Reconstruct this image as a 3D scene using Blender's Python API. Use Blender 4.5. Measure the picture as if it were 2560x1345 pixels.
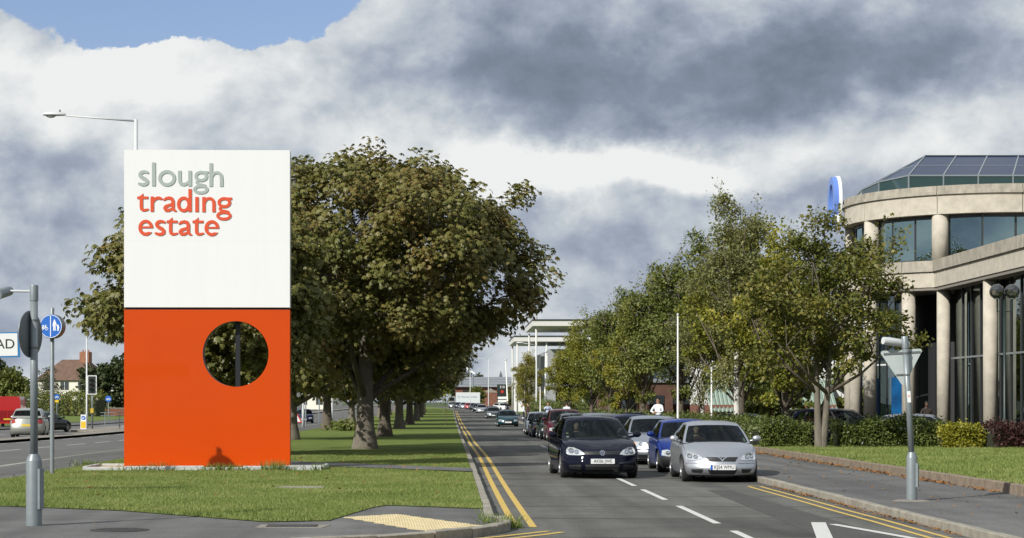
import bpy, bmesh, math, random
import numpy as np
from mathutils import Vector, Matrix, Quaternion
R = math.radians
for o in list(bpy.data.objects): bpy.data.objects.remove(o)
C = bpy.context.scene.collection
sc = bpy.context.scene
# ------------------------------------------------------------------ camera, sky, sun, exposure
cd = bpy.data.cameras.new("camera"); cam = bpy.data.objects.new("camera", cd); C.objects.link(cam)
cd.sensor_width = 36.0; cd.lens = 67.5; cd.shift_x = 0.0605; cd.shift_y = 0.1299   # level shift-lens view
cd.clip_start = 0.5; cd.clip_end = 9000
cam.location = (0, 0, 1.68); cam.rotation_euler = (R(90), 0, 0)
sc.camera = cam
SUN_EL = 34.0
SUN_AZ = 44.0          # shadows run this far right of straight ahead
sdir = Vector((math.sin(R(SUN_AZ)) * math.cos(R(SUN_EL)), math.cos(R(SUN_AZ)) * math.cos(R(SUN_EL)), -math.sin(R(SUN_EL))))
sl = bpy.data.lights.new("sun", 'SUN'); so = bpy.data.objects.new("sun", sl); C.objects.link(so)
sl.energy = 5.0; sl.angle = R(0.55); sl.color = (1.0, 0.965, 0.90)
so.rotation_euler = sdir.to_track_quat('-Z', 'Y').to_euler(); so.location = (-30, -40, 60)
sc.view_settings.view_transform = 'Standard'; sc.view_settings.look = 'None'
sc.view_settings.exposure = 0.0; sc.view_settings.gamma = 1.0
sc.render.engine = 'CYCLES'
try:
    sc.cycles.use_denoising = True; sc.cycles.max_bounces = 6; sc.cycles.diffuse_bounces = 3
    sc.cycles.glossy_bounces = 3; sc.cycles.transparent_max_bounces = 12; sc.cycles.sample_clamp_indirect = 6
    sc.cycles.caustics_reflective = False; sc.cycles.caustics_refractive = False
except Exception: pass

def build_world():
    w = bpy.data.worlds.new("World"); sc.world = w; w.use_nodes = True
    nt = w.node_tree; N = nt.nodes; Lk = nt.links
    N.clear()
    out = N.new('ShaderNodeOutputWorld')
    sky = N.new('ShaderNodeTexSky'); sky.sky_type = 'NISHITA'; sky.sun_disc = False
    sky.sun_elevation = R(SUN_EL); sky.sun_rotation = R(180 + SUN_AZ)
    sky.air_density = 1.0; sky.dust_density = 1.6; sky.ozone_density = 3.0
    bg = N.new('ShaderNodeBackground'); bg.inputs[1].default_value = 0.13
    tn = N.new('ShaderNodeMix'); tn.data_type = 'RGBA'; tn.blend_type = 'MULTIPLY'; tn.inputs[0].default_value = 1; tn.inputs[7].default_value = (1.10, 1.0, 1.05, 1); Lk.new(sky.outputs[0], tn.inputs[6]); Lk.new(tn.outputs[2], bg.inputs[0])
    def math_(op, a, b=None, c=None, clamp=False):
        n = N.new('ShaderNodeMath'); n.operation = op; n.use_clamp = clamp
        for i, v in enumerate((a, b, c)):
            if v is None: continue
            if isinstance(v, (int, float)): n.inputs[i].default_value = v
            else: Lk.new(v, n.inputs[i])
        return n.outputs[0]
    def noise(vec, scale, detail=8, rough=.55, dist=0.0, lac=2.0):
        n = N.new('ShaderNodeTexNoise'); n.inputs['Scale'].default_value = scale; n.inputs['Detail'].default_value = detail
        n.inputs['Roughness'].default_value = rough; n.inputs['Distortion'].default_value = dist; n.inputs['Lacunarity'].default_value = lac
        Lk.new(vec, n.inputs['Vector']); return n.outputs[0]
    tc = N.new('ShaderNodeTexCoord'); sep = N.new('ShaderNodeSeparateXYZ'); Lk.new(tc.outputs['Generated'], sep.inputs[0])
    az = math_('ARCTAN2', sep.outputs[0], sep.outputs[1]); el = math_('ARCSINE', sep.outputs[2])
    # cloud space: azimuth, stretched elevation (clouds lie flatter towards the horizon)
    cv = N.new('ShaderNodeCombineXYZ'); Lk.new(sep.outputs[0], cv.inputs[0]); Lk.new(sep.outputs[1], cv.inputs[1])
    Lk.new(math_('MULTIPLY', sep.outputs[2], 1.35), cv.inputs[2])
    cvo = cv.outputs[0]
    n1 = noise(cvo, 8.5, 10, .58, .2)        # billows
    n2 = noise(cvo, 2.6, 4, .5)                # banks
    def offs(k):
        v = N.new('ShaderNodeVectorMath'); v.operation = 'ADD'; v.inputs[1].default_value = (k, k * .37, -k * .61); Lk.new(cvo, v.inputs[0]); return v.outputs[0]
    wx = math_('SUBTRACT', noise(offs(3.1), 12, 8, .6), .5); wy = math_('SUBTRACT', noise(offs(-5.3), 14, 8, .6), .5)
    azw = math_('MULTIPLY_ADD', wx, .085, az); elw = math_('MULTIPLY_ADD', wy, .060, el)
    def blob(u, v, su, sv, amp, soft=1.0):
        a = math_('MULTIPLY', math_('SUBTRACT', azw, u), 1 / su); b = math_('MULTIPLY', math_('SUBTRACT', elw, v), 1 / sv)
        d2 = math_('ADD', math_('MULTIPLY', a, a), math_('MULTIPLY', b, b))
        e = math_('POWER', 2.718, math_('MULTIPLY', d2, -soft)); return math_('MULTIPLY', e, amp)
    def px(x): return math.atan((x - 1125) / 4800)
    def py(y): return math.atan((1005 - y) / 4800)
    k = 1 / 4800
    light = math_('MULTIPLY_ADD', math_('SUBTRACT', n1, .5), .90, .60)
    light = math_('ADD', light, math_('MULTIPLY', math_('SUBTRACT', noise(offs(1.7), 26, 8, .62, .5), .5), .35))
    # relief: cloud tops and flanks turned to the sun are brighter than the far sides
    def offd(v):
        q = N.new('ShaderNodeVectorMath'); q.operation = 'ADD'; q.inputs[1].default_value = v; Lk.new(cvo, q.inputs[0]); return q.outputs[0]
    rel = math_('SUBTRACT', noise(cvo, 15, 7, .55, .15), noise(offd((-.010, -.004, .016)), 15, 7, .55, .15))
    light = math_('ADD', light, math_('MULTIPLY', rel, .85))
    rel2 = math_('SUBTRACT', n1, noise(offd((-.016, -.006, .026)), 8.5, 10, .58, .2))
    light = math_('ADD', light, math_('MULTIPLY', rel2, .65))
    light = math_('ADD', light, math_('MULTIPLY', math_('SUBTRACT', n2, .5), .5))
    for (x, y, sx, sy, a) in [
        (480, 175, 430, 85, .40), (1030, 100, 240, 150, .26), (1330, 400, 300, 75, .52), (1600, 430, 330, 50, .42), (950, 330, 260, 80, .28),
        (1700, 200, 720, 135, -.42), (2150, 170, 560, 130, -.16), (1480, 335, 300, 50, -.22), (2300, 60, 420, 90, -.14), (2350, 330, 330, 100, .22),
        (110, 520, 300, 170, -.24), (60, 300, 250, 120, .16), (300, 330, 300, 60, .10), (1520, 640, 420, 90, -.32), (1900, 500, 300, 40, -.22), (60, 150, 160, 150, .18), (1250, 880, 260, 60, .06), (2000, 30, 700, 50, .12)]:
        light = math_('ADD', light, blob(px(x), py(y), sx * k, sy * k, a))
    ramp = N.new('ShaderNodeValToRGB'); Lk.new(light, ramp.inputs[0])
    cr = ramp.color_ramp; cr.elements[0].position = .0; cr.elements[0].color = (.165, .20, .26, 1)
    cr.elements[1].position = 1.12 - .12; cr.elements[1].color = (.86, .87, .87, 1)
    for p, c in ((.25, (.235, .28, .36, 1)), (.45, (.35, .40, .49, 1)), (.62, (.50, .55, .61, 1)), (.82, (.70, .73, .75, 1))):
        e = cr.elements.new(p); e.color = c
    bc = N.new('ShaderNodeBackground'); Lk.new(ramp.outputs[0], bc.inputs[0]); bc.inputs[1].default_value = 1.0
    # openings of clear sky
    hole = math_('MULTIPLY_ADD', math_('SUBTRACT', n2, .5), 2.2, -.25)
    hole = math_('ADD', hole, math_('MULTIPLY', math_('SUBTRACT', n1, .5), -1.1))
    for (x, y, sx, sy, a) in [(610, -15, 420, 140, 2.3), (330, 20, 130, 80, .8), (40, 10, 90, 60, .35), (740, 250, 60, 28, .35), (960, 215, 60, 25, .4), (1600, 420, 900, 330, -.75), (2300, 300, 600, 400, -.5), (100, 600, 500, 300, -.6)]:
        hole = math_('ADD', hole, blob(px(x), py(y), sx * k, sy * k, a, 1.0))
    mr = N.new('ShaderNodeMapRange'); mr.interpolation_type = 'SMOOTHSTEP'; Lk.new(hole, mr.inputs[0])
    mr.inputs[1].default_value = .46; mr.inputs[2].default_value = .60
    mx = N.new('ShaderNodeMixShader'); Lk.new(mr.outputs[0], mx.inputs[0]); Lk.new(bc.outputs[0], mx.inputs[1]); Lk.new(bg.outputs[0], mx.inputs[2])
    Lk.new(mx.outputs[0], out.inputs[0])
    try: w.cycles.sampling_method = 'MANUAL'; w.cycles.sample_map_resolution = 512
    except Exception: pass
build_world()

# ------------------------------------------------------------------ helpers
def tag(o, label=None, cat=None, group=None, kind=None):
    if label: o['label'] = label
    if cat: o['category'] = cat
    if group: o['group'] = group
    if kind: o['kind'] = kind
    return o
MATS = {}
def pm(name, col, rough=.6, metal=0., var=0., scale=3., col2=None, bump=0., bscale=60., spec=.5, coat=0., croug=.03, detail=6., stretch=None, sharp=None):
    """procedural principled material: colour varied by world-space noise, fine relief by bump"""
    if name in MATS: return MATS[name]
    m = bpy.data.materials.new(name); m.use_nodes = True; nt = m.node_tree; N = nt.nodes; Lk = nt.links
    b = N['Principled BSDF']; b.inputs['Roughness'].default_value = rough; b.inputs['Metallic'].default_value = metal
    b.inputs['Specular IOR Level'].default_value = spec; b.inputs['Coat Weight'].default_value = coat; b.inputs['Coat Roughness'].default_value = croug
    b.inputs['Base Color'].default_value = (*col, 1)
    if var or col2 or bump:
        g = N.new('ShaderNodeNewGeometry'); vec = g.outputs['Position']
        if stretch:
            mp = N.new('ShaderNodeMapping'); mp.inputs['Scale'].default_value = stretch; Lk.new(vec, mp.inputs[0]); vec = mp.outputs[0]
    if var or col2:
        n = N.new('ShaderNodeTexNoise'); n.inputs['Scale'].default_value = scale; n.inputs['Detail'].default_value = detail; n.inputs['Roughness'].default_value = .65
        Lk.new(vec, n.inputs['Vector'])
        mr = N.new('ShaderNodeMapRange'); lo, hi = sharp or (.3, .7)
        mr.inputs[1].default_value = lo; mr.inputs[2].default_value = hi; Lk.new(n.outputs[0], mr.inputs[0])
        mix = N.new('ShaderNodeMix'); mix.data_type = 'RGBA'; Lk.new(mr.outputs[0], mix.inputs[0])
        c2 = col2 or tuple(min(1, c * (1 + var)) for c in col); c1 = col if col2 else tuple(c * (1 - var) for c in col)
        mix.inputs[6].default_value = (*c1, 1); mix.inputs[7].default_value = (*c2, 1); Lk.new(mix.outputs[2], b.inputs['Base Color'])
    if bump:
        n2 = N.new('ShaderNodeTexNoise'); n2.inputs['Scale'].default_value = bscale; n2.inputs['Detail'].default_value = 4; Lk.new(vec, n2.inputs['Vector'])
        bp = N.new('ShaderNodeBump'); bp.inputs['Strength'].default_value = bump; bp.inputs['Distance'].default_value = .02; Lk.new(n2.outputs[0], bp.inputs['Height'])
        Lk.new(bp.outputs[0], b.inputs['Normal'])
    MATS[name] = m; return m
def leafmat(name, cols, rough=.5, trans=.35, scale=.35):
    if name in MATS: return MATS[name]
    m = bpy.data.materials.new(name); m.use_nodes = True; nt = m.node_tree; N = nt.nodes; Lk = nt.links
    b = N['Principled BSDF']; out = N['Material Output']; b.inputs['Roughness'].default_value = rough; b.inputs['Specular IOR Level'].default_value = .35
    g = N.new('ShaderNodeNewGeometry'); oi = N.new('ShaderNodeObjectInfo')
    n = N.new('ShaderNodeTexNoise'); n.inputs['Scale'].default_value = scale; n.inputs['Detail'].default_value = 3; Lk.new(g.outputs['Position'], n.inputs['Vector'])
    def mt(op, a, bb):
        k = N.new('ShaderNodeMath'); k.operation = op
        for i, v in enumerate((a, bb)):
            if isinstance(v, (int, float)): k.inputs[i].default_value = v
            else: Lk.new(v, k.inputs[i])
        return k.outputs[0]
    f = mt('ADD', mt('MULTIPLY', g.outputs['Random Per Island'], .62), mt('MULTIPLY', mt('SUBTRACT', n.outputs[0], .5), 1.1))
    f = mt('ADD', f, mt('MULTIPLY', oi.outputs['Random'], .22)); f = mt('ADD', f, .08)
    ramp = N.new('ShaderNodeValToRGB'); Lk.new(f, ramp.inputs[0]); cr = ramp.color_ramp
    cr.elements[0].position = 0; cr.elements[0].color = (*cols[0], 1); cr.elements[1].position = 1; cr.elements[1].color = (*cols[-1], 1)
    for i, c in enumerate(cols[1:-1]): e = cr.elements.new((i + 1) / (len(cols) - 1)); e.color = (*c, 1)
    Lk.new(ramp.outputs[0], b.inputs['Base Color'])
    t = N.new('ShaderNodeBsdfTranslucent'); Lk.new(ramp.outputs[0], t.inputs[0])
    mx = N.new('ShaderNodeMixShader'); mx.inputs[0].default_value = trans; Lk.new(b.outputs[0], mx.inputs[1]); Lk.new(t.outputs[0], mx.inputs[2]); Lk.new(mx.outputs[0], out.inputs[0])
    MATS[name] = m; return m
def glassmat(name, tint, refl=(1, 1, 1), fmin=.06, fmax=.9, rough=.01):
    """thin pane: see-through tint plus mirror-like reflection rising at grazing angles"""
    if name in MATS: return MATS[name]
    m = bpy.data.materials.new(name); m.use_nodes = True; nt = m.node_tree; N = nt.nodes; Lk = nt.links
    N.remove(N['Principled BSDF']); out = N['Material Output']
    tr = N.new('ShaderNodeBsdfTransparent'); tr.inputs[0].default_value = (*tint, 1)
    gl = N.new('ShaderNodeBsdfGlossy'); gl.inputs[0].default_value = (*refl, 1); gl.inputs['Roughness'].default_value = rough
    lw = N.new('ShaderNodeFresnel'); lw.inputs[0].default_value = 1.5
    mr = N.new('ShaderNodeMapRange'); Lk.new(lw.outputs[0], mr.inputs[0]); mr.inputs[1].default_value = .04; mr.inputs[2].default_value = .8; mr.inputs[3].default_value = fmin; mr.inputs[4].default_value = fmax
    mx = N.new('ShaderNodeMixShader'); Lk.new(mr.outputs[0], mx.inputs[0]); Lk.new(tr.outputs[0], mx.inputs[1]); Lk.new(gl.outputs[0], mx.inputs[2]); Lk.new(mx.outputs[0], out.inputs[0])
    MATS[name] = m; return m

_ys = [-400, 50, 110, 170, 240, 330, 480, 700, 9000]; _zs = [0, 0, -.20, -.28, -.12, .15, .45, .8, .8]
def zr(y):
    """road level along the street: a shallow dip, then a slow rise"""
    for i in range(len(_ys) - 1):
        if y <= _ys[i + 1]:
            t = (y - _ys[i]) / (_ys[i + 1] - _ys[i]); t = t * t * (3 - 2 * t); return _zs[i] + (_zs[i + 1] - _zs[i]) * t
    return _zs[-1]

class MB:
    """collects shapes, links them as one mesh object"""
    def __init__(s): s.v = []; s.f = []; s.mi = []
    def add(s, vs, fs, mi=0):
        n = len(s.v); s.v += [tuple(v) for v in vs]; s.f += [tuple(i + n for i in f) for f in fs]; s.mi += [mi] * len(fs); return s
    def box(s, x0, x1, y0, y1, z0, z1, mi=0, ch=0):
        if ch:
            return s.prism([(x0 + ch, y0), (x1 - ch, y0), (x1, y0 + ch), (x1, y1 - ch), (x1 - ch, y1), (x0 + ch, y1), (x0, y1 - ch), (x0, y0 + ch)], z0, z1, mi)
        v = [(x0, y0, z0), (x1, y0, z0), (x1, y1, z0), (x0, y1, z0), (x0, y0, z1), (x1, y0, z1), (x1, y1, z1), (x0, y1, z1)]
        return s.add(v, [(3, 2, 1, 0), (4, 5, 6, 7), (0, 1, 5, 4), (1, 2, 6, 5), (2, 3, 7, 6), (3, 0, 4, 7)], mi)
    def prism(s, pts, z0, z1, mi=0, top=None):
        n = len(pts); t = top or pts
        v = [(p[0], p[1], z0) for p in pts] + [(p[0], p[1], z1) for p in t]
        f = [tuple(range(n - 1, -1, -1)), tuple(range(n, 2 * n))] + [(i, (i + 1) % n, n + (i + 1) % n, n + i) for i in range(n)]
        return s.add(v, f, mi)
    def tube(s, pts, rad, n=8, mi=0, cap=True):
        pts = [Vector(p) for p in pts]; m = len(pts)
        if isinstance(rad, (int, float)): rad = [rad] * m
        v = []; prev = None
        for i in range(m):
            d = (pts[min(i + 1, m - 1)] - pts[max(i - 1, 0)]).normalized()
            a = d.orthogonal().normalized() if prev is None else (prev - d * prev.dot(d)).normalized()
            prev = a; b = d.cross(a)
            for k in range(n):
                t = 2 * math.pi * k / n; v.append(pts[i] + (a * math.cos(t) + b * math.sin(t)) * rad[i])
        f = [(i * n + k, i * n + (k + 1) % n, (i + 1) * n + (k + 1) % n, (i + 1) * n + k) for i in range(m - 1) for k in range(n)]
        if cap: f += [tuple(range(n - 1, -1, -1)), tuple((m - 1) * n + k for k in range(n))]
        return s.add(v, f, mi)
    def lathe(s, prof, c=(0, 0, 0), n=16, axis='z', mi=0, cap=True):
        """prof: (radius, height) list"""
        v = []
        for r, h in prof:
            for k in range(n):
                t = 2 * math.pi * k / n; a, b = r * math.cos(t), r * math.sin(t)
                p = (a, b, h) if axis == 'z' else ((h, a, b) if axis == 'x' else (b, h, a))
                v.append((p[0] + c[0], p[1] + c[1], p[2] + c[2]))
        m = len(prof)
        f = [(i * n + k, i * n + (k + 1) % n, (i + 1) * n + (k + 1) % n, (i + 1) * n + k) for i in range(m - 1) for k in range(n)]
        if cap: f += [tuple(range(n - 1, -1, -1)), tuple((m - 1) * n + k for k in range(n))]
        return s.add(v, f, mi)
    def sphere(s, c, r, n=12, m=8, mi=0, sc=(1, 1, 1)):
        prof = []
        v = []; f = []
        for i in range(m + 1):
            ph = math.pi * i / m
            for k in range(n):
                t = 2 * math.pi * k / n; v.append((c[0] + r * sc[0] * math.sin(ph) * math.cos(t), c[1] + r * sc[1] * math.sin(ph) * math.sin(t), c[2] + r * sc[2] * math.cos(ph)))
        for i in range(m):
            for k in range(n): f.append((i * n + k, (i + 1) * n + k, (i + 1) * n + (k + 1) % n, i * n + (k + 1) % n))
        return s.add(v, f, mi)
    def xf(s, M):
        s.v = [tuple(M @ Vector(v)) for v in s.v]; return s
    def mesh(s, name, mats, smooth=False, ang=None):
        me = bpy.data.meshes.new(name); me.from_pydata(s.v, [], s.f)
        for m in (mats if isinstance(mats, (list, tuple)) else [mats]): me.materials.append(m)
        if len(me.materials) > 1: me.polygons.foreach_set('material_index', s.mi)
        me.validate(); me.update()
        if smooth or ang:
            me.polygons.foreach_set('use_smooth', [True] * len(me.polygons))
            if ang:
                try: me.set_sharp_from_angle(angle=R(ang))
                except Exception: pass
        return me
    def build(s, name, mats, parent=None, smooth=False, ang=None):
        return link(name, s.mesh(name, mats, smooth, ang), parent)
def link(name, me, parent=None, loc=None, rot=None):
    o = bpy.data.objects.new(name, me); C.objects.link(o)
    if parent is not None: o.parent = parent
    if loc is not None: o.location = loc
    if rot is not None: o.rotation_euler = rot
    return o
def thing(name, label, cat, loc=(0, 0, 0), rz=0., group=None):
    o = bpy.data.objects.new(name, None); C.objects.link(o); o.location = loc; o.rotation_euler = (0, 0, rz); o.empty_display_size = .2
    return tag(o, label, cat, group)
def copy_tree(o, parent=None):
    c = o.copy(); C.objects.link(c); c.parent = parent
    for ch in list(o.children): copy_tree(ch, c)
    return c
def fast_mesh(name, V, F, mat, smooth=False):
    """V (n,3), F (m,k) numpy"""
    me = bpy.data.meshes.new(name); V = np.asarray(V, np.float32); F = np.asarray(F, np.int32); m, k = F.shape
    me.vertices.add(len(V)); me.vertices.foreach_set('co', V.ravel()); me.loops.add(m * k); me.loops.foreach_set('vertex_index', F.ravel())
    me.polygons.add(m); me.polygons.foreach_set('loop_start', np.arange(0, m * k, k, dtype=np.int32))
    me.polygons.foreach_set('loop_total', np.full(m, k, np.int32))
    if smooth: me.polygons.foreach_set('use_smooth', np.ones(m, bool))
    me.materials.append(mat); me.update(calc_edges=True); return me

# ---- flat shapes from signed distances (letters, emblems, pictograms)
def sdf_eval(items, X, Y):
    d = np.full(X.shape, 1e9)
    for it in items:
        k = it[0]; sub = k[0] == '-'; k = k.lstrip('-')
        if k == 'p':
            q = np.full(X.shape, 1e9); P = it[1]
            for (x0, y0, r0), (x1, y1, r1) in zip(P[:-1], P[1:]):
                dx, dy = x1 - x0, y1 - y0; t = np.clip(((X - x0) * dx + (Y - y0) * dy) / (dx * dx + dy * dy + 1e-9), 0, 1)
                q = np.minimum(q, np.hypot(X - x0 - t * dx, Y - y0 - t * dy) - (r0 + (r1 - r0) * t))
        elif k == 'b':
            x0, y0, x1, y1 = it[1]; q = np.maximum(np.maximum(x0 - X, X - x1), np.maximum(y0 - Y, Y - y1))
        elif k == 'd':
            cx, cy, rx, ry = it[1]; q = (np.hypot((X - cx) / rx, (Y - cy) / ry) - 1) * min(rx, ry)
        elif k == 'r':
            cx, cy, rx, ry, w = it[1]
            a = (np.hypot((X - cx) / rx, (Y - cy) / ry) - 1) * min(rx, ry); b = (np.hypot((X - cx) / (rx - w), (Y - cy) / (ry - w)) - 1) * min(rx - w, ry - w); q = np.maximum(a, -b)
        elif k == 'g':
            P = it[1]; q = np.full(X.shape, -1e9); n = len(P)
            ar = sum(P[i][0] * P[(i + 1) % n][1] - P[(i + 1) % n][0] * P[i][1] for i in range(n))
            for i in range(n):
                (x0, y0), (x1, y1) = P[i], P[(i + 1) % n]; l = math.hypot(x1 - x0, y1 - y0)
                e = ((X - x0) * (y1 - y0) - (Y - y0) * (x1 - x0)) / l; q = np.maximum(q, e if ar > 0 else -e)
        d = np.maximum(d, -q) if sub else np.minimum(d, q)
    return d
def glyph(items, bbox, step, tr, depth, name, mat, parent=None, side=None):
    """marching-squares plate of the shape: tr(x, y, h) gives the 3-D point of shape coordinates at height h (0 back, 1 front)"""
    x0, y0, x1, y1 = bbox; xs = np.arange(x0, x1 + step, step); ys = np.arange(y0, y1 + step, step)
    X, Y = np.meshgrid(xs, ys); D = sdf_eval(items, X, Y) + 1e-6
    vid = {}; V = []; F = []; MI = []
    def vert(key, x, y):
        if key not in vid: vid[key] = len(V); V.append(tr(x, y, 1)); V.append(tr(x, y, 0))
        return vid[key]
    for j in range(len(ys) - 1):
        for i in range(len(xs) - 1):
            c = [(i, j), (i + 1, j), (i + 1, j + 1), (i, j + 1)]; dv = [D[b, a] for a, b in c]
            if min(dv) >= 0: continue
            poly = []
            for q in range(4):
                a, b = c[q], c[(q + 1) % 4]; da, db = dv[q], dv[(q + 1) % 4]
                if da < 0: poly.append((vert(('v',) + a, xs[a[0]], ys[a[1]]), 0))
                if (da < 0) != (db < 0):
                    t = da / (da - db); key = ('e',) + (min(a, b), max(a, b))
                    poly.append((vert(key, xs[a[0]] + (xs[b[0]] - xs[a[0]]) * t, ys[a[1]] + (ys[b[1]] - ys[a[1]]) * t), 1))
            if len(poly) < 3: continue
            F.append([p[0] for p in poly]); MI.append(0)
            if depth:
                for q in range(len(poly)):
                    a, b = poly[q], poly[(q + 1) % len(poly)]
                    if a[1] and b[1] and a[0] != b[0]: F.append([a[0] + 1, b[0] + 1, b[0], a[0]]); MI.append(1 if side else 0)
    me = bpy.data.meshes.new(name); me.from_pydata(V, [], F); me.materials.append(mat)
    if side: me.materials.append(side); me.polygons.foreach_set('material_index', MI)
    me.validate(); me.update(); return link(name, me, parent)
def text_mesh(body, size, name, mat, extrude=.002, align='CENTER', spacing=1., xscale=1.):
    cu = bpy.data.curves.new(name, 'FONT'); cu.body = body; cu.size = size; cu.align_x = align; cu.align_y = 'CENTER'; cu.extrude = extrude; cu.space_character = spacing
    o = bpy.data.objects.new(name, cu); C.objects.link(o); dg = bpy.context.evaluated_depsgraph_get(); me = bpy.data.meshes.new_from_object(o.evaluated_get(dg))
    bpy.data.objects.remove(o); bpy.data.curves.remove(cu); me.name = name; me.materials.clear(); me.materials.append(mat)
    if xscale != 1: me.transform(Matrix.Diagonal((xscale, 1, 1, 1)))
    return me
ORD = ['first', 'second', 'third', 'fourth', 'fifth', 'sixth', 'seventh', 'eighth', 'ninth', 'tenth']
FACE = Matrix.Rotation(R(90), 4, 'X')     # text in the XY plane -> upright, facing -Y
# ------------------------------------------------------------------ the ground
rng = np.random.default_rng(7); random.seed(7)
M_ASPH = pm('asphalt', (.112, .110, .100), .85, var=.22, scale=1.1, bump=.5, bscale=55, spec=.3, stretch=(1, .35, 1))
def asphalt_nodes(m, dark=.55):
    """tyre tracks, cracks and sealed joints worn into the road surface"""
    nt = m.node_tree; N = nt.nodes; Lk = nt.links; b = N['Principled BSDF']; src = b.inputs['Base Color'].links[0].from_socket
    g = N.new('ShaderNodeNewGeometry'); mp = N.new('ShaderNodeMapping'); mp.inputs['Scale'].default_value = (.12, .9, 1); Lk.new(g.outputs['Position'], mp.inputs[0])
    v = N.new('ShaderNodeTexVoronoi'); v.feature = 'DISTANCE_TO_EDGE'; v.inputs['Scale'].default_value = .33; v.inputs['Randomness'].default_value = .8; 
    nz = N.new('ShaderNodeTexNoise'); nz.inputs['Scale'].default_value = 1.5; nz.inputs['Detail'].default_value = 5; Lk.new(mp.outputs[0], nz.inputs['Vector'])
    mxv = N.new('ShaderNodeMix'); mxv.data_type = 'VECTOR'; mxv.inputs[0].default_value = .06; Lk.new(mp.outputs[0], mxv.inputs[4]); Lk.new(nz.outputs[1], mxv.inputs[5]); Lk.new(mxv.outputs[1], v.inputs['Vector'])
    mr = N.new('ShaderNodeMapRange'); mr.inputs[1].default_value = .0; mr.inputs[2].default_value = .035; mr.inputs[3].default_value = dark; mr.inputs[4].default_value = 1; Lk.new(v.outputs[0], mr.inputs[0])
    sp = N.new('ShaderNodeTexNoise'); sp.inputs['Scale'].default_value = 38; sp.inputs['Detail'].default_value = 3; Lk.new(g.outputs['Position'], sp.inputs['Vector'])
    m2 = N.new('ShaderNodeMapRange'); m2.inputs[1].default_value = .3; m2.inputs[2].default_value = .7; m2.inputs[3].default_value = .72; m2.inputs[4].default_value = 1.3; Lk.new(sp.outputs[0], m2.inputs[0])
    st = N.new('ShaderNodeMapping'); st.inputs['Scale'].default_value = (1.5, .07, 1); Lk.new(g.outputs['Position'], st.inputs[0])
    sn = N.new('ShaderNodeTexNoise'); sn.inputs['Scale'].default_value = 1.0; sn.inputs['Detail'].default_value = 5; Lk.new(st.outputs[0], sn.inputs['Vector'])
    bl = N.new('ShaderNodeTexNoise'); bl.inputs['Scale'].default_value = .55; bl.inputs['Detail'].default_value = 6; bl.inputs['Roughness'].default_value = .7; Lk.new(g.outputs['Position'], bl.inputs['Vector'])
    m3 = N.new('ShaderNodeMapRange'); m3.inputs[1].default_value = .3; m3.inputs[2].default_value = .7; m3.inputs[3].default_value = .74; m3.inputs[4].default_value = 1.24; Lk.new(sn.outputs[0], m3.inputs[0])
    m4 = N.new('ShaderNodeMapRange'); m4.inputs[1].default_value = .3; m4.inputs[2].default_value = .7; m4.inputs[3].default_value = .84; m4.inputs[4].default_value = 1.14; Lk.new(bl.outputs[0], m4.inputs[0])
    k0 = N.new('ShaderNodeMath'); k0.operation = 'MULTIPLY'; Lk.new(m3.outputs[0], k0.inputs[0]); Lk.new(m4.outputs[0], k0.inputs[1])
    k1 = N.new('ShaderNodeMath'); k1.operation = 'MULTIPLY'; Lk.new(k0.outputs[0], k1.inputs[0]); Lk.new(m2.outputs[0], k1.inputs[1])
    k = N.new('ShaderNodeMath'); k.operation = 'MULTIPLY'; Lk.new(mr.outputs[0], k.inputs[0]); Lk.new(k1.outputs[0], k.inputs[1])
    mu = N.new('ShaderNodeMix'); mu.data_type = 'RGBA'; mu.blend_type = 'MULTIPLY'; mu.inputs[0].default_value = 1
    Lk.new(src, mu.inputs[6]); Lk.new(k.outputs[0], mu.inputs[7]); Lk.new(mu.outputs[2], b.inputs['Base Color'])
asphalt_nodes(M_ASPH)
M_PAVE = pm('pavement_tarmac', (.125, .125, .120), .88, var=.14, scale=.9, bump=.4, bscale=70, spec=.25); asphalt_nodes(M_PAVE, .97)
M_ROAD2 = pm('old_asphalt', (.125, .124, .117), .85, var=.18, scale=.5, bump=.3, bscale=50, spec=.3)
M_KERB = pm('kerb_concrete', (.27, .25, .205), .85, var=.3, scale=5, bump=.4, bscale=40)
M_KERB2 = pm('kerb_brownstone', (.21, .165, .12), .9, var=.35, scale=4, bump=.5, bscale=30)
M_GRASS = pm('grass_ground', (.095, .135, .03), .95, col2=(.165, .205, .055), scale=.9, bump=.6, bscale=90, spec=.1, detail=10)
M_FIELD = pm('far_ground', (.05, .075, .025), .95, var=.4, scale=.05)
M_WHITE = pm('road_white', (.58, .58, .55), .7, col2=(.20, .20, .19), scale=16, sharp=(.60, .68), detail=8)
M_YEL = pm('road_yellow', (.56, .39, .09), .7, col2=(.22, .17, .08), scale=13, sharp=(.57, .68), detail=8)
M_TACT = pm('tactile_buff', (.54, .45, .26), .85, var=.16, scale=6, bump=.5, bscale=30)
M_EARTH = pm('bare_earth', (.12, .085, .05), .95, var=.35, scale=4, bump=.6, bscale=30)
M_CAP = pm('island_paving', (.23, .21, .175), .9, var=.3, scale=5, bump=.5, bscale=12)

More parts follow.
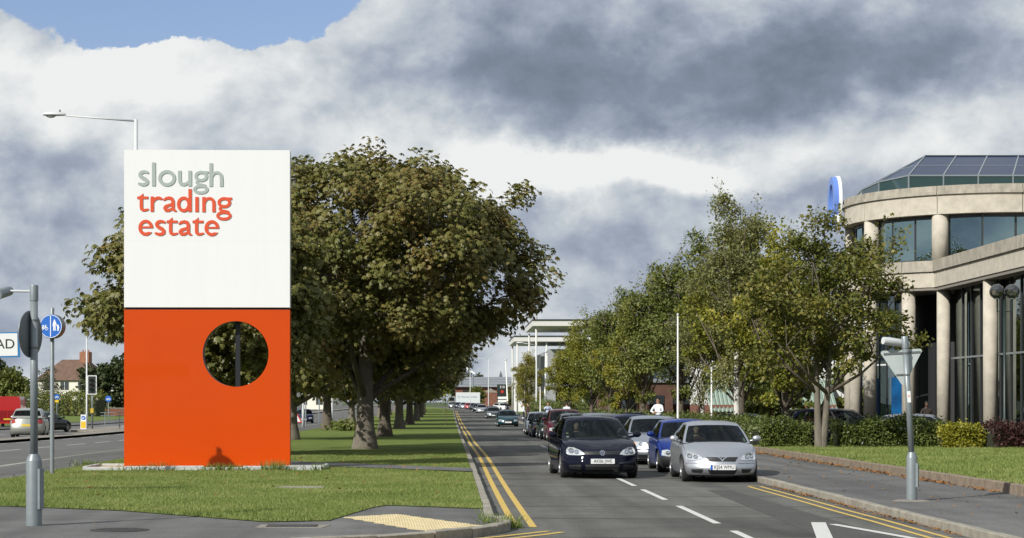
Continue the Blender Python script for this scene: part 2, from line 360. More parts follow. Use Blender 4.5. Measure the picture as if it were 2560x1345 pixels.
def ysteps(y0, y1):
    ys = [y0]; y = y0
    while y < y1:
        y = min(y1, y + max(2.5, y * .05)); ys.append(y)
    return ys
def strip(name, xl, xr, y0, y1, off, mat, parent=None, kind='structure', nx=1):
    fl = xl if callable(xl) else (lambda y: xl); fr = xr if callable(xr) else (lambda y: xr)
    v = []; f = []; ys = ysteps(y0, y1)
    for y in ys:
        for k in range(nx + 1): v.append((fl(y) + (fr(y) - fl(y)) * k / nx, y, zr(y) + off))
    n = nx + 1
    for i in range(len(ys) - 1):
        for k in range(nx): f.append((i * n + k, i * n + k + 1, (i + 1) * n + k + 1, (i + 1) * n + k))
    o = MB().add(v, f).build(name, mat, parent)
    if parent is None: tag(o, kind=kind)
    return o
gv = []; gf = []; gys = [-300, -100, 0, 20, 40, 60, 80, 100, 120, 140, 160, 180, 200, 220, 240, 260, 280, 300, 330, 360, 400, 440, 480, 540, 600, 700, 1000, 2000, 6000]
gxs = [-5000, -400, -60, 60, 400, 5000]
for y in gys:
    for x in gxs: gv.append((x, y, zr(y) - .14))
for i in range(len(gys) - 1):
    for k in range(len(gxs) - 1): a = i * len(gxs) + k; gf.append((a, a + 1, a + len(gxs) + 1, a + len(gxs)))
ground = tag(MB().add(gv, gf).build('ground', M_FIELD), kind='structure')

KL, KR, KI = .62, 6.45, 9.55        # left kerb face, right kerb face, edging of the office lawn
def bendx(y): return 0 if y < 330 else -((y - 330) ** 2) * .00042
road = strip('road', lambda y: KL - .2 + bendx(y), lambda y: KR + .2 + bendx(y), -40, 480, 0, M_ASPH)
# mouth of the side street towards the viewer
mouth = tag(MB().add([(-60, -40, -.006), (60, -40, -.006), (60, 24.9, -.006), (-60, 24.9, -.006)], [(0, 1, 2, 3)]).build('side_street', M_ASPH), kind='structure')
croad = strip('cross_road', -70, 60, 462, 476, .01, M_ROAD2)
lroad = strip('dual_carriageway', -19.6, -11.0, 33, 900, 0, M_ROAD2)
lroad2 = strip('far_carriageway', -30.5, -21.3, 30, 900, 0, M_ROAD2)
med = strip('central_reservation', -21.3, -19.6, 55, 900, .12, M_CAP)
for x in (-21.3, -19.72): strip('kerb', x, x + .12, 55, 300, .128, M_KERB, med)
strip('footway', -34.5, -30.5, 60, 600, .08, M_PAVE); strip('far_verge', -60, -34.5, 60, 700, .10, M_GRASS)
# main verge (grass) with the tarmac corner in front
VL, VF = -9.0, [(-60, 34), (-9.0, 30.4), (-6.8, 29.0), (-4.76, 27.75), (-2.43, 25.15), (-1.6, 25.4), (-1.15, 28.6), (-.95, 29.2), (KL - .13, 28.2)]
def vfront(x):
    for (a, b), (c, d) in zip(VF[:-1], VF[1:]):
        if x <= c: return b + (d - b) * max(0, (x - a)) / (c - a)
    return VF[-1][1]
GZ = .115
xs = sorted(set(list(np.linspace(VL, KL - .13, 40)) + [p[0] for p in VF if p[0] >= VL]))
v = []; f = []; tt = [0, .04, .1, .2, .35, .55, 1]
for x in xs:
    y0 = vfront(x)
    for t in tt: y = y0 + (60 - y0) * t; v.append((x, y, zr(y) + GZ + (.012 if t > 0 else 0)))
for i in range(len(xs) - 1):
    for k in range(len(tt) - 1): a = i * len(tt) + k; f.append((a, a + len(tt), a + len(tt) + 1, a + 1))
verge = tag(MB().add(v, f).build('verge', M_GRASS), kind='structure')
strip('avenue_verge', VL, lambda y: KL - .13 + bendx(y), 60, 470, GZ + .012, M_GRASS)
lpath = strip('cycle_path', -11.0, VL, 33, 600, .105, M_PAVE)
strip('kerb', -11.12, -10.98, 33, 300, .115, M_KERB, lpath)
# foreground tarmac corner, its front edge rounded by the kerb
corner = [(KL - .13, 29.5), (KL - .13, 26.6)]
ck = [(.70, 26.4), (.74, 25.75), (.70, 25.1), (.52, 24.5), (.2, 23.85), (-.25, 23.2), (-.9, 22.55), (-1.8, 21.9), (-3.0, 21.35), (-4.6, 20.9), (-7, 20.6), (-11, 20.4), (-25, 20.2)]
pts = [(-25, 36)] + [(-9.3, 36)] + [(x, vfront(x) + .25) for x in (-9.0, -6.8, -4.76, -2.43, -1.6, -1.15, -.95)] + [(KL - .13, 28.5), (KL - .1, 26.6)] + [(p[0] - .05, p[1] + .03) for p in ck]
pav = tag(MB().add([(x, y, .105) for x, y in pts], [tuple(range(len(pts)))]).build('pavement', M_PAVE), kind='structure')
# crossing footpath behind the sign
pth = tag(MB().add([(-9.0, 52.4, GZ + .03), (-4, 47.2, GZ + .03), (KL - .13, 42.6, GZ + .03), (KL - .13, 44.7, GZ + .03), (-4, 49.9, GZ + .03), (-9.0, 55.4, GZ + .03)], [(0, 1, 4, 5), (1, 2, 3, 4)]).build('footpath', M_PAVE), kind='structure')
# right side: pavement, raised lawn, car park
rpav = strip('pavement', KR + .12, lambda y: KI, -5, 330, .115, M_PAVE)
lawn = strip('office_lawn', KI + .1, 60, 15, 63, .27, M_GRASS, nx=3)
park = strip('car_park', KI + .1, 140, 63, 190, .05, M_ROAD2)
tag(strip('planting_bed', KI + .1, 15.5, 60.2, 150, .13, M_EARTH), kind='structure')
strip('far_lawn', KI, 40, 160, 420, .14, M_GRASS)
strip('drive', KR + .1, 12, 132, 141, .122, M_ROAD2)

# kerbs: single stones near by, a run of kerb farther off
def stone_mesh(name, w, l, h, mat, seed):
    b = 0.012; r = random.Random(seed); j = lambda s: r.uniform(-s, s)
    m = MB(); m.add([(-w / 2, 0, -.15), (w / 2, 0, -.15), (w / 2, l, -.15), (-w / 2, l, -.15),
        (-w / 2, 0, h - b), (w / 2 + j(.003), 0, h - b), (w / 2 + j(.003), l, h - b), (-w / 2, l, h - b),
        (-w / 2 + b, b * .4, h + j(.004)), (w / 2 - b, b * .4, h + j(.004)), (w / 2 - b, l - b * .4, h + j(.004)), (-w / 2 + b, l - b * .4, h + j(.004))],
        [(0, 1, 5, 4), (1, 2, 6, 5), (2, 3, 7, 6), (3, 0, 4, 7), (4, 5, 9, 8), (5, 6, 10, 9), (6, 7, 11, 10), (7, 4, 8, 11), (8, 9, 10, 11)])
    return m.mesh(name, mat)
KM = [stone_mesh('kerb_stone', .135, .905, .12, M_KERB, i) for i in range(4)]
KM2 = [stone_mesh('kerb_stone', .15, .905, .30, M_KERB2, 9 + i) for i in range(4)]
def kerb_run(x, y0, y1, meshes, tail_to, mat, h, w, far0=None):
    root = tag(strip('kerb', (lambda y: x - w / 2 + bendx(y)), (lambda y: x + w / 2 + bendx(y)), y1, tail_to, h, mat), kind='structure')
    # faces of the far run
    y = y0; i = 0
    while y < y1:
        o = link('kerb_stone', meshes[i % len(meshes)], root, (x + random.uniform(-.006, .006), y, zr(y) + random.uniform(-.006, .004)), (0, 0, random.uniform(-.006, .006)))
        y += .915; i += 1
    side = MB(); ys = ysteps(y1, tail_to)
    for s in (-1, 1):
        vv = []; ff = []
        for q in ys: vv += [(x + s * w / 2 + bendx(q), q, zr(q) - .1), (x + s * w / 2 + bendx(q), q, zr(q) + h)]
        for q in range(len(ys) - 1): ff.append((q * 2, q * 2 + 2, q * 2 + 3, q * 2 + 1))
        side.add(vv, ff)
    side.build('kerb_face', mat, root)
    return root
kerb_run(KL - .065, 26.4, 75, KM, 455, M_KERB, .12, .135)
kerb_run(KR + .065, 12, 75, KM, 330, M_KERB, .12, .135)
kerb_run(KI + .05, 20, 63, KM2, 131, M_KERB2, .24, .15)
cr_ = tag(MB().box(-9, -8.2, 20.25, 20.4, -.1, .09).build('corner_kerb', M_KERB), kind='structure')
for (x0, y0), (x1, y1) in zip(ck[:-2], ck[1:-1]):
    l = math.hypot(x1 - x0, y1 - y0); n = max(1, round(l / .75))
    for q in range(n):
        ax, ay = x0 + (x1 - x0) * q / n, y0 + (y1 - y0) * q / n
        o = link('kerb_stone', KM[(q + int(x0 * 7)) % 4], cr_, (ax, ay, random.uniform(-.01, .006)), (0, 0, math.atan2(-(x1 - x0), y1 - y0))); o.scale = (1.25, l / n / .905 * .985, 1)

# ---- painted markings
def band(name, pts, w, mat, parent, off=.005):
    """a painted line of width w through pts"""
    v = []; f = []; n = len(pts)
    for i in range(n):
        a = Vector(pts[max(i - 1, 0)]); b = Vector(pts[min(i + 1, n - 1)]); d = (b - a).normalized(); p = Vector(pts[i]); nrm = Vector((-d.y, d.x)) * w / 2
        for s in (1, -1): q = p + nrm * s; v.append((q.x, q.y, zr(q.y) + off))
    for i in range(n - 1): f.append((2 * i, 2 * i + 1, 2 * i + 3, 2 * i + 2))
    return MB().add(v, f).build(name, mat, parent)
for y0, y1 in ((42.2, 38.35), (36.8, 32.9), (31.0, 26.5), (25.0, 21.0), (54, 50), (60, 56), (66, 62), (72, 68), (78, 74)):
    band('centre_dash', [(3.69, y1), (3.69, (y0 + y1) / 2), (3.69, y0)], .11, M_WHITE, road)
for x in (.88, 1.12): band('yellow_line', [(x + (.035 if y > 60 else 0) * 0 + .02 * math.sin(y * .13) + bendx(y), y) for y in ysteps(25.7, 330)], .10, M_YEL, road)
band('yellow_line', [(1.28, 24.95), (1.02, 24.55), (.62, 23.95), (.1, 23.3), (-.6, 22.6), (-1.6, 21.9)], .10, M_YEL, road)
band('yellow_line', [(1.45, 24.75), (1.2, 24.3), (.8, 23.7), (.28, 23.05), (-.42, 22.35), (-1.4, 21.6)], .10, M_YEL, road)
for x in (5.93, 6.16): band('yellow_line', [(x + .012 * math.sin(y), y) for y in ysteps(12, 38.2)], .075, M_YEL, road)
band('yellow_line', [(5.93, 38.2), (6.16, 38.2)], .1, M_YEL, road, .009)
# give-way triangle on the carriageway
ax, ay = 5.15, 26.7; bl, br, by = 4.50, 5.80, 22.95
band('give_way_triangle', [(ax - .02, ay + .05), (bl, by)], .20, M_WHITE, road); band('give_way_triangle', [(ax + .10, ay - .35), (br, by)], .13, M_WHITE, road, .006)
band('give_way_triangle', [(bl + .17, by + .05), (br - .1, by + .05)], .20, M_WHITE, road, .007)
for i in range(14): y = 60 + i * 6.2; band('lane_dash', [(-15.7, y), (-15.7, y + 4)], .12, M_WHITE, lroad)
band('edge_line', [(-11.7, y) for y in ysteps(40, 110)], .12, M_WHITE, lroad)
for i in range(10): y = 70 + i * 5; band('lane_dash', [(-19.2, y), (-19.2, y + 3)], .11, M_WHITE, lroad)
for i in range(12): y = 60 + i * 8; band('lane_dash', [(-25.9, y), (-25.9, y + 4)], .12, M_WHITE, lroad2)
band('path_line', [(-10.6, y) for y in ysteps(35, 120)], .08, M_WHITE, lpath)
# patched trench across the road: slightly darker tarmac let into the surface
M_PATCH = pm('tarmac_patch', (.085, .084, .080), .9, var=.15, scale=2, bump=.4, bscale=60, spec=.2)
MB().add([(4.35, 12, .003), (5.6, 12, .003), (5.35, 36.5, .003), (4.9, 36.5, .003)], [(0, 1, 2, 3)]).build('trench_patch', M_PATCH, road)
# tactile paving: buff slabs with raised blisters, let into the tarmac corner
tdir = Vector((-.62, 1.2)).normalized(); tside = Vector((1.0, -.72)).normalized()
tac = thing('tactile_paving', 'buff tactile paving slabs let into the tarmac at the dropped corner', 'paving', (0, 0, .105))
tm = MB().prism([(0, 0), (.392, 0), (.392, .392), (0, .392)], 0, .008)
for i in range(6):
    for j in range(6): tm.lathe([(.011, .008), (.007, .013)], (.032 + i * .0656, .032 + j * .0656, 0), 5)
tme = tm.mesh('slab', M_TACT)
# four corners of the slab field
Q = [Vector((-1.45, 26.15)), Vector((-.78, 26.85)), Vector((.32, 24.35)), Vector((-.38, 23.42))]
nu, nv = 7, 4
for i in range(nu):
    for j in range(nv):
        def bil(u, v): return (Q[0] * (1 - u) + Q[3] * u) * (1 - v) + (Q[1] * (1 - u) + Q[2] * u) * v
        p = bil(i / nu, j / nv); px_ = (bil((i + 1) / nu, j / nv) - p); py_ = (bil(i / nu, (j + 1) / nv) - p)
        o = link('slab', tme, tac); g_ = .97
        o.matrix_local = Matrix(((px_.x / .4 * g_, py_.x / .4 * g_, 0, p.x), (px_.y / .4 * g_, py_.y / .4 * g_, 0, p.y), (0, 0, 1, random.uniform(-.001, .002)), (0, 0, 0, 1)))
# access covers
M_IRON = pm('cast_iron', (.045, .042, .04), .6, .3, var=.3, scale=8, bump=.4, bscale=40)
M_GRAVEL = pm('gravel', (.34, .31, .26), .95, col2=(.16, .15, .13), scale=45, bump=.8, bscale=60)
ac = thing('access_cover', 'rectangular dark access cover sunk in a gravel surround on the tarmac', 'manhole cover', (-2.02, 24.3, .105))
MB().prism([(-.42, -.27), (.42, -.30), (.5, .25), (-.40, .33)], .001, .006).build('gravel_surround', M_GRAVEL, ac)
MB().box(-.30, .34, -.17, .19, .002, .014, ch=.02).build('cover_plate', M_IRON, ac)
mc = thing('manhole_cover', 'round ribbed iron manhole cover in the tarmac beside the grey lamp post', 'manhole cover', (-4.06, 23.6, .105))
m = MB().lathe([(.36, .001), (.36, .008), (.34, .008)], n=28); m.build('rim', M_IRON, mc)
m = MB().lathe([(.325, .001), (.325, .006)], n=28)
for i in range(-5, 6):
    for j in range(-5, 6):
        if math.hypot(i, j) < 5.2: m.box(i * .055 - .016, i * .055 + .016, j * .055 - .016, j * .055 + .016, .006, .011)
m.build('cover_plate', M_IRON, mc)
slab = tag(MB().prism([(-3.15, 34.6), (-2.3, 34.6), (-2.28, 35.2), (-3.1, 35.25)], GZ - .02, GZ + .025).build('buried_slab', M_KERB), 'flat concrete slab half overgrown in the grass below the big sign', 'slab')

# ---- grass blades
M_BLADE = leafmat('grass_blade', [(.10, .145, .03), (.165, .225, .05), (.24, .285, .075), (.36, .36, .15)], .6, .3, .55)
def blades(name, P, z, hmin, hmax, w):
    n = len(P); a = rng.uniform(0, 2 * math.pi, n); h = rng.uniform(hmin, hmax, n)
    pt = .5 + .28 * np.sin(P[:, 0] * 1.9 + 1.3 * np.sin(P[:, 1] * .8)) * np.sin(P[:, 1] * 1.3 + P[:, 0] * .5) + .22 * np.sin(P[:, 0] * 5.1 + 2 * np.sin(P[:, 1] * 2.3)) * np.sin(P[:, 1] * 3.7); h = h * (.55 + .95 * pt); lean = rng.normal(0, .45, (n, 2)) * h[:, None]
    base = np.column_stack([P, z]); d = np.column_stack([np.cos(a), np.sin(a), np.zeros(n)]) * (w * rng.uniform(.6, 1.3, n))[:, None]
    tip = base + np.column_stack([lean, h]); V = np.empty((n * 3, 3)); V[0::3] = base - d; V[1::3] = base + d; V[2::3] = tip
    return link(name, fast_mesh(name, V, np.arange(n * 3).reshape(n, 3), M_BLADE))
zrv = np.vectorize(zr)
def on_path(x, y):   # distance-ish test for the crossing path
    c = np.where(x < -4, 53.2 + (x + 9) * (47.9 - 53.2) / 5, 47.9 + (x + 4) * (43.0 - 47.9) / (KL + 3.87))
    return (y > c - .75) & (y < c + 1.95)
P = np.column_stack([rng.uniform(VL, KL - .14, 320000), 25 + 35 * rng.uniform(0, 1, 320000) ** 1.5])
vf = np.array([vfront(x) for x in np.linspace(VL, KL, 400)]); idx = np.clip(((P[:, 0] - VL) / (KL - VL) * 399).astype(int), 0, 399)
keep = (P[:, 1] > vf[idx] - .06 + np.abs(rng.normal(0, .09, len(P))) + .05 * np.sin(P[:, 0] * 7)) & ~on_path(P[:, 0], P[:, 1]) & ~((P[:, 0] > -8.35) & (P[:, 0] < -2.95) & (P[:, 1] > 43.75) & (P[:, 1] < 45.6)) & ~((P[:, 0] > -3.05) & (P[:, 0] < -2.35) & (P[:, 1] > 34.75) & (P[:, 1] < 35.15))
P = P[keep]; pat = .5 + .5 * np.sin(P[:, 0] * 1.7 + np.sin(P[:, 1] * .9) * 2) * np.sin(P[:, 1] * 1.1 + P[:, 0] * .6)
g = blades('verge_grass', P, zrv(P[:, 1]) + GZ + .005, .016, .05, .0065); tag(g, 'short mown grass on the verge round the big sign', 'grass', kind='stuff')
P = np.column_stack([rng.uniform(KI + .12, 22, 130000), rng.uniform(30, 62, 130000)]); P = P[P[:, 0] < P[:, 1] * .33]
g = blades('lawn_grass', P, zrv(P[:, 1]) + .27, .025, .07, .010); tag(g, 'lush green ground cover on the raised lawn by the office', 'grass', kind='stuff')
# tall tufts by the plinth and the kerb corner
T = []
for cx, cy, r, n in ((-6.9, 43.7, .7, 260), (-5.2, 43.65, .6, 300), (-4.0, 43.65, .5, 260), (-3.0, 43.7, .25, 120), (.78, 25.6, .16, 150), (.55, 25.0, .12, 60), (.66, 26.6, .05, 40), (-8.9, 47, .3, 100)):
    T.append(np.column_stack([rng.normal(cx, r * .5, n), rng.normal(cy, .06 if r > .2 else r * .6, n)]))
P = np.vstack(T); g = blades('grass_tuft', P, np.where(P[:, 0] > .5, .0, GZ), .08, .22, .012); tag(g, 'longer grass tufts along the sign plinth and kerb corner', 'grass', kind='stuff')
# fallen leaves
M_DEAD = leafmat('dead_leaf', [(.14, .055, .02), (.26, .11, .03), (.33, .17, .05), (.20, .09, .04)], .8, .1, 2)
def litter(name, P, z, s, label):
    n = len(P); a = rng.uniform(0, 6.28, n); s = rng.uniform(.5, 1.2, n) * s; t = rng.uniform(-.5, .5, (n, 2)); V = np.empty((n * 4, 3))
    c, sn = np.cos(a) * s, np.sin(a) * s
    for k, (u, w) in enumerate(((-1, 0), (0, .6), (1, 0), (0, -.6))):
        V[k::4, 0] = P[:, 0] + c * u - sn * w; V[k::4, 1] = P[:, 1] + sn * u + c * w; V[k::4, 2] = z + .012 + s * (np.abs(t[:, 0]) + t[:, 0] * u * .8 + t[:, 1] * w * .8 + .25 * abs(u))
    o = link(name, fast_mesh(name, V, np.arange(n * 4).reshape(n, 4), M_DEAD)); return tag(o, label, 'leaves', kind='stuff')
y = 33 + 28 * rng.uniform(0, 1, 1500); dens = .5 + .5 * np.sin(y * 1.9) * np.sin(y * .71 + 1); y = y[rng.uniform(0, 1, len(y)) < dens]
P = np.column_stack([KI - .06 - np.abs(rng.normal(0, .10, len(y))), y]); litter('fallen_leaves', P, zrv(P[:, 1]) + .115, .05, 'brown fallen leaves drifted along the lawn edging on the right pavement')
y = 24 + 14 * rng.uniform(0, 1, 420); P = np.column_stack([KR - .03 - np.abs(rng.normal(0, .07, len(y))), y]); litter('gutter_leaves', P, zrv(P[:, 1]), .032, 'brown leaves in the gutter below the right kerb')
P = np.column_stack([rng.uniform(6.7, 9.4, 150), rng.uniform(26, 50, 150)]); litter('scattered_leaves', P, zrv(P[:, 1]) + .115, .035, 'single leaves scattered over the right pavement')
P = np.column_stack([rng.uniform(-9, .3, 130), rng.uniform(31, 58, 130)]); litter('verge_leaves', P, zrv(P[:, 1]) + .16, .05, 'fallen leaves on the verge by the crossing path')
P = np.column_stack([rng.uniform(-5.5, 6, 16), rng.uniform(22.5, 30, 16)]); P = P[P[:, 0] < -1.2]; litter('pavement_leaves', P, .105, .035, 'a few leaves on the tarmac in front of the verge')
# ------------------------------------------------------------------ the totem sign
M_SIGNW = pm('sign_white', (.765, .77, .765), .28, var=.012, scale=.8, spec=.45, stretch=(6, 1, .4))
M_SIGNO = pm('sign_orange', (.56, .060, .0012), .3, var=.03, scale=.5, spec=.2, coat=.25, croug=.06, bump=.35, bscale=.9)
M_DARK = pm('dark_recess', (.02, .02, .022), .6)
M_LGREY = pm('letter_grey', (.36, .41, .38), .4); M_LRED = pm('letter_red', (.66, .085, .03), .38)
M_LSIDE = pm('letter_return', (.24, .28, .26), .45); M_LSIDER = pm('letter_return_red', (.40, .06, .03), .45)
M_GALV = pm('galvanised_grey', (.22, .25, .262), .42, .25, var=.10, scale=6, bump=.05, bscale=40)
M_GALVD = pm('dark_grey_paint', (.13, .145, .15), .45, .1, var=.1, scale=5)
M_POLEW = pm('pole_pale', (.55, .57, .57), .45, var=.06, scale=3)
M_CONC = pm('plinth_concrete', (.46, .47, .46), .85, var=.18, scale=5, bump=.3, bscale=35)
M_BUFFG = pm('buff_gravel', (.58, .45, .26), .95, col2=(.32, .24, .14), scale=40, bump=.9, bscale=45)
T2 = .24
sign = thing('totem_sign', 'giant white and orange totem sign with round porthole and raised lettering', 'sign', (-5.665, 44.95, .165), R(1.4))
HW = 1.925
MB().box(-HW, HW, -T2, T2, 5.263, 7.385).build('white_panel', M_SIGNW, sign); MB().box(-HW + .0005, HW - .0005, -T2 + .0008, T2 - .001, 3.72, 5.2622).build('white_panel', M_SIGNW, sign)
MB().box(-HW + .03, HW - .03, -T2 + .05, T2 - .05, 3.60, 3.76).build('shadow_gap', M_DARK, sign)
MB().box(-HW, HW, -T2, T2, 0.02, 1.6155).build('orange_panel', M_SIGNO, sign)
# pierced panel: front and back skins, edge returns, dark lined porthole
cx_, cz_, rr = .665, 2.635, .765
z0, z1 = 1.616, 3.665
def pierced(y, flip):
    n = 96; v = []; f = []
    for k in range(n):
        t = 2 * math.pi * (k + .5) / n; c, s = math.cos(t), math.sin(t); v.append((cx_ + rr * c, y, cz_ + rr * s))
        tx = ((HW - cx_) / c if c > 0 else (-HW - cx_) / c) if abs(c) > 1e-6 else 1e9; tz = ((z1 - cz_) / s if s > 0 else (z0 - cz_) / s) if abs(s) > 1e-6 else 1e9
        q = min(tx, tz); v.append((cx_ + q * c, y, cz_ + q * s))
    for k in range(n):
        a, b = 2 * k, 2 * ((k + 1) % n); f.append((a, b, b + 1, a + 1) if not flip else (a, a + 1, b + 1, b))
    # fill the four corners between neighbouring border points
    base = len(v)
    for X_, Z_ in ((HW, z1), (-HW, z1), (-HW, z0), (HW, z0)):
        v.append((X_, y, Z_)); ci = len(v) - 1
        for k in range(n):
            p, q = v[2 * k + 1], v[2 * ((k + 1) % n) + 1]
            if {abs(p[0] - X_) < 1e-4, abs(q[0] - X_) < 1e-4} == {True, False} and {abs(p[2] - Z_) < 1e-4, abs(q[2] - Z_) < 1e-4} == {True, False}: f.append((2 * k + 1, 2 * ((k + 1) % n) + 1, ci))
    return v, f
m = MB()
for y, fl in ((-T2, True), (T2, False)): m.add(*pierced(y, fl))
for x in (-HW, HW): m.add([(x, -T2, z0), (x, T2, z0), (x, T2, z1), (x, -T2, z1)], [(0, 1, 2, 3)])
m.add([(-HW, -T2, z1), (HW, -T2, z1), (HW, T2, z1), (-HW, T2, z1), (-HW, -T2, z0), (HW, -T2, z0), (HW, T2, z0), (-HW, T2, z0)], [(0, 1, 2, 3), (7, 6, 5, 4)])
op = m.build('orange_panel', M_SIGNO, sign); op['label'] = 'upper orange panel pierced by the round porthole'
MB().lathe([(rr + .004, -T2 + .002), (rr + .004, T2 - .002)], (cx_, 0, cz_), 72, 'y', cap=False).build('porthole_lining', M_GALVD, sign, True)
MB().box(cx_ - .03, cx_ + .08, .04, .14, cz_ - rr - .02, cz_ + rr + .02).build('inner_post', pm('post_black', (.008, .009, .012), .5), sign)
MB().box(-1.7, 1.7, -.14, .14, -.16, .03).build('foot_frame', M_DARK, sign)
LW = 43 / 2
def arch(x0, x1, top, base, r): # n / h / u style arch as polyline
    pts = [(x0, top + 75, r * .72)]; c = (x0 + x1) / 2; rx = (x1 - x0) / 2
    for k in range(1, 9): t = math.pi * (1 - k / 9 * .98); pts.append((c + rx * math.cos(t) * (1.0), top + r + 62 - 62 * math.sin(t), r * (.72 + .28 * k / 9)))
    return pts + [(x1, top + 90, r), (x1, base - r * .99, r)]
def gl_s(x, y):   # x left, y x-height top ; 145 wide, 205 high
    return [('p', [(x + dx, y + dy, w) for dx, dy, w in ((128, 30, 15), (104, 20, 19), (72, 18, 21), (42, 28, 22), (26, 52, 22), (34, 78, 23), (62, 98, 24), (95, 116, 24), (118, 142, 23), (116, 166, 22), (90, 183, 21), (54, 185, 20), (14, 172, 15))]), ('-b', (x - 60, y - 60, x - 3, y + 260)), ('-b', (x + 139, y - 10, x + 200, y + 60))]
def gl_t(x, y, b):
    xs_ = x + 55
    return [('g', [(x + 2, y + 30), (x + 80, y - 42), (x + 80, y + 30)]), ('b', (x + 2, y + 0, x + 145, y + 33)), ('b', (xs_ - LW, y - 10, xs_ + LW, y + 140)), ('p', [(xs_, y + 130, LW), (xs_ + 4, y + 160, LW), (xs_ + 20, y + 176, LW - 3), (xs_ + 45, y + 178, LW - 4), (xs_ + 86, y + 168, 12)]), ('-b', (x + 60, y - 80, x + 78 + 120, y - .5)), ('g', [(x + 2, y + 30), (x + 80, y - 42), (x + 80, y + 30)]), ('-b', (x + 80.5, y - 80, x + 200, y - .5))]
def gl_g(cx, top, ear):
    return [('r', (cx, top + 70, 88, 72, 40)), ('b', (cx + 10, top + 3, ear, top + 35)), ('p', [(cx - 42, top + 125, 15), (cx - 58, top + 150, 17), (cx - 40, top + 172, 17), (cx + 10, top + 182, 17), (cx + 50, top + 190, 16)]), ('r', (cx - 5, top + 240, 99, 62, 38))]
def gl_a(x, y):
    return [('p', [(x + 14, y + 45, 13), (x + 40, y + 26, 18), (x + 78, y + 19, 21), (x + 112, y + 29, 22), (x + 128, y + 60, 22.5), (x + 129, y + 110, 22.5), (x + 130, y + 160, 21), (x + 145, y + 180, 16), (x + 166, y + 188, 12)]),
            ('p', [(x + 122, y + 100, 16), (x + 80, y + 112, 18), (x + 40, y + 128, 21), (x + 24, y + 150, 22), (x + 40, y + 178, 21), (x + 78, y + 180, 20), (x + 118, y + 158, 14)])]
def gl_e(x, y):
    cx, cy = x + 95, y + 102
    return [('r', (cx, cy, 95, 104, 42)), ('-b', (cx + 30, cy + 6, cx + 120, cy + 52)), ('b', (cx - 70, cy - 18, cx + 94, cy + 6)), ('-g', [(cx + 40, cy + 56), (cx + 140, cy + 20), (cx + 140, cy + 56)])]
LET = [
    ('s', gl_s(225, 335), 0), ('l', [('b', (405, 232, 452, 538))], 0), ('o', [('r', (599, 436, 113, 106, 43))], 0),
    ('u', [('p', [(762, 345, LW), (762, 440, LW), (766, 480, LW), (782, 508, LW), (812, 518, LW), (846, 508, LW - 3), (886, 478, 16)]), ('b', (740, 320, 784, 345)), ('-b', (700, 300, 960, 338)), ('b', (873, 338, 918, 540))], 0),
    ('g', gl_g(1040, 340, 1133), 0), ('h', [('b', (1145, 240, 1190, 543)), ('p', arch(1180, 1302, 340, 543, LW)), ('b', (1280, 430, 1325, 543))], 0),
    ('t', gl_t(213, 673, 873), 1), ('r', [('b', (387, 674, 430, 871)), ('p', [(420, 745, 14), (440, 712, 17), (470, 694, 20), (500, 692, 20), (524, 702, 17)])], 1),
    ('a', gl_a(547, 672), 1), ('d', [('r', (815, 774, 88, 102, 42)), ('b', (875, 575, 918, 872))], 1), ('i', [('b', (963, 678, 1008, 873))], 1),
    ('n', [('b', (1053, 678, 1096, 875)), ('p', arch(1086, 1204, 675, 875, LW)), ('b', (1182, 770, 1226, 875))], 1), ('g', gl_g(1338, 680, 1438), 1),
    ('e', gl_e(230, 976), 1), ('s', gl_s(440, 978), 1), ('t', gl_t(590, 983, 1180), 1), ('a', gl_a(745, 980), 1), ('t', gl_t(925, 983, 1183), 1), ('e', gl_e(1083, 980), 1)]
def lettr(x, y, h): return (-HW + (x - 45) / 2140 * 2 * HW, -T2 - .002 - .013 * h, 7.385 - (y - 68) / 556.6)
for ch, items, red in LET:
    X0 = []; 
    for it in items:
        if it[0].startswith('-'): continue
        if it[0] == 'p': X0 += [(p[0] - p[2], p[1] - p[2]) for p in it[1]] + [(p[0] + p[2], p[1] + p[2]) for p in it[1]]
        elif it[0] == 'b': X0 += [it[1][:2], it[1][2:]]
        elif it[0] == 'g': X0 += list(it[1])
        elif it[0] == 'r': c = it[1]; X0 += [(c[0] - c[2], c[1] - c[3]), (c[0] + c[2], c[1] + c[3])]
    bb = (min(p[0] for p in X0) - 6, min(p[1] for p in X0) - 6, max(p[0] for p in X0) + 6, max(p[1] for p in X0) + 6)
    o = glyph(items, bb, 4.0, lettr, 1, 'letter', M_LRED if red else M_LGREY, sign, M_LSIDER if red else M_LSIDE); o['label'] = ('red' if red else 'grey') + ' raised letter ' + ch
pl = thing('sign_plinth', 'low concrete kerb plinth filled with buff gravel under the big sign', 'plinth', (-5.6, 44.7, GZ))
MB().box(-2.6, 2.58, -.9, .85, -.03, .055).build('gravel_bed', M_BUFFG, pl)
sm = [stone_mesh('edging_stone', .10, .88, .10 + .012 * i, M_CONC, 40 + i) for i in range(3)]
for i in range(6): link('edging_stone', sm[i % 3], pl, (-2.66 + i * .89, -1.0, -.01 + random.uniform(-.008, .01)), (0, 0, R(-90) + random.uniform(-.015, .015)))
for y in (-.98, -.08): link('edging_stone', sm[1], pl, (2.68, y, -.005), (0, 0, random.uniform(-.02, .02))); link('edging_stone', sm[2], pl, (-2.72, y, -.02))
for i in range(6): link('edging_stone', sm[(i + 1) % 3], pl, (-2.66 + i * .89, .9, -.01), (0, 0, R(-90)))

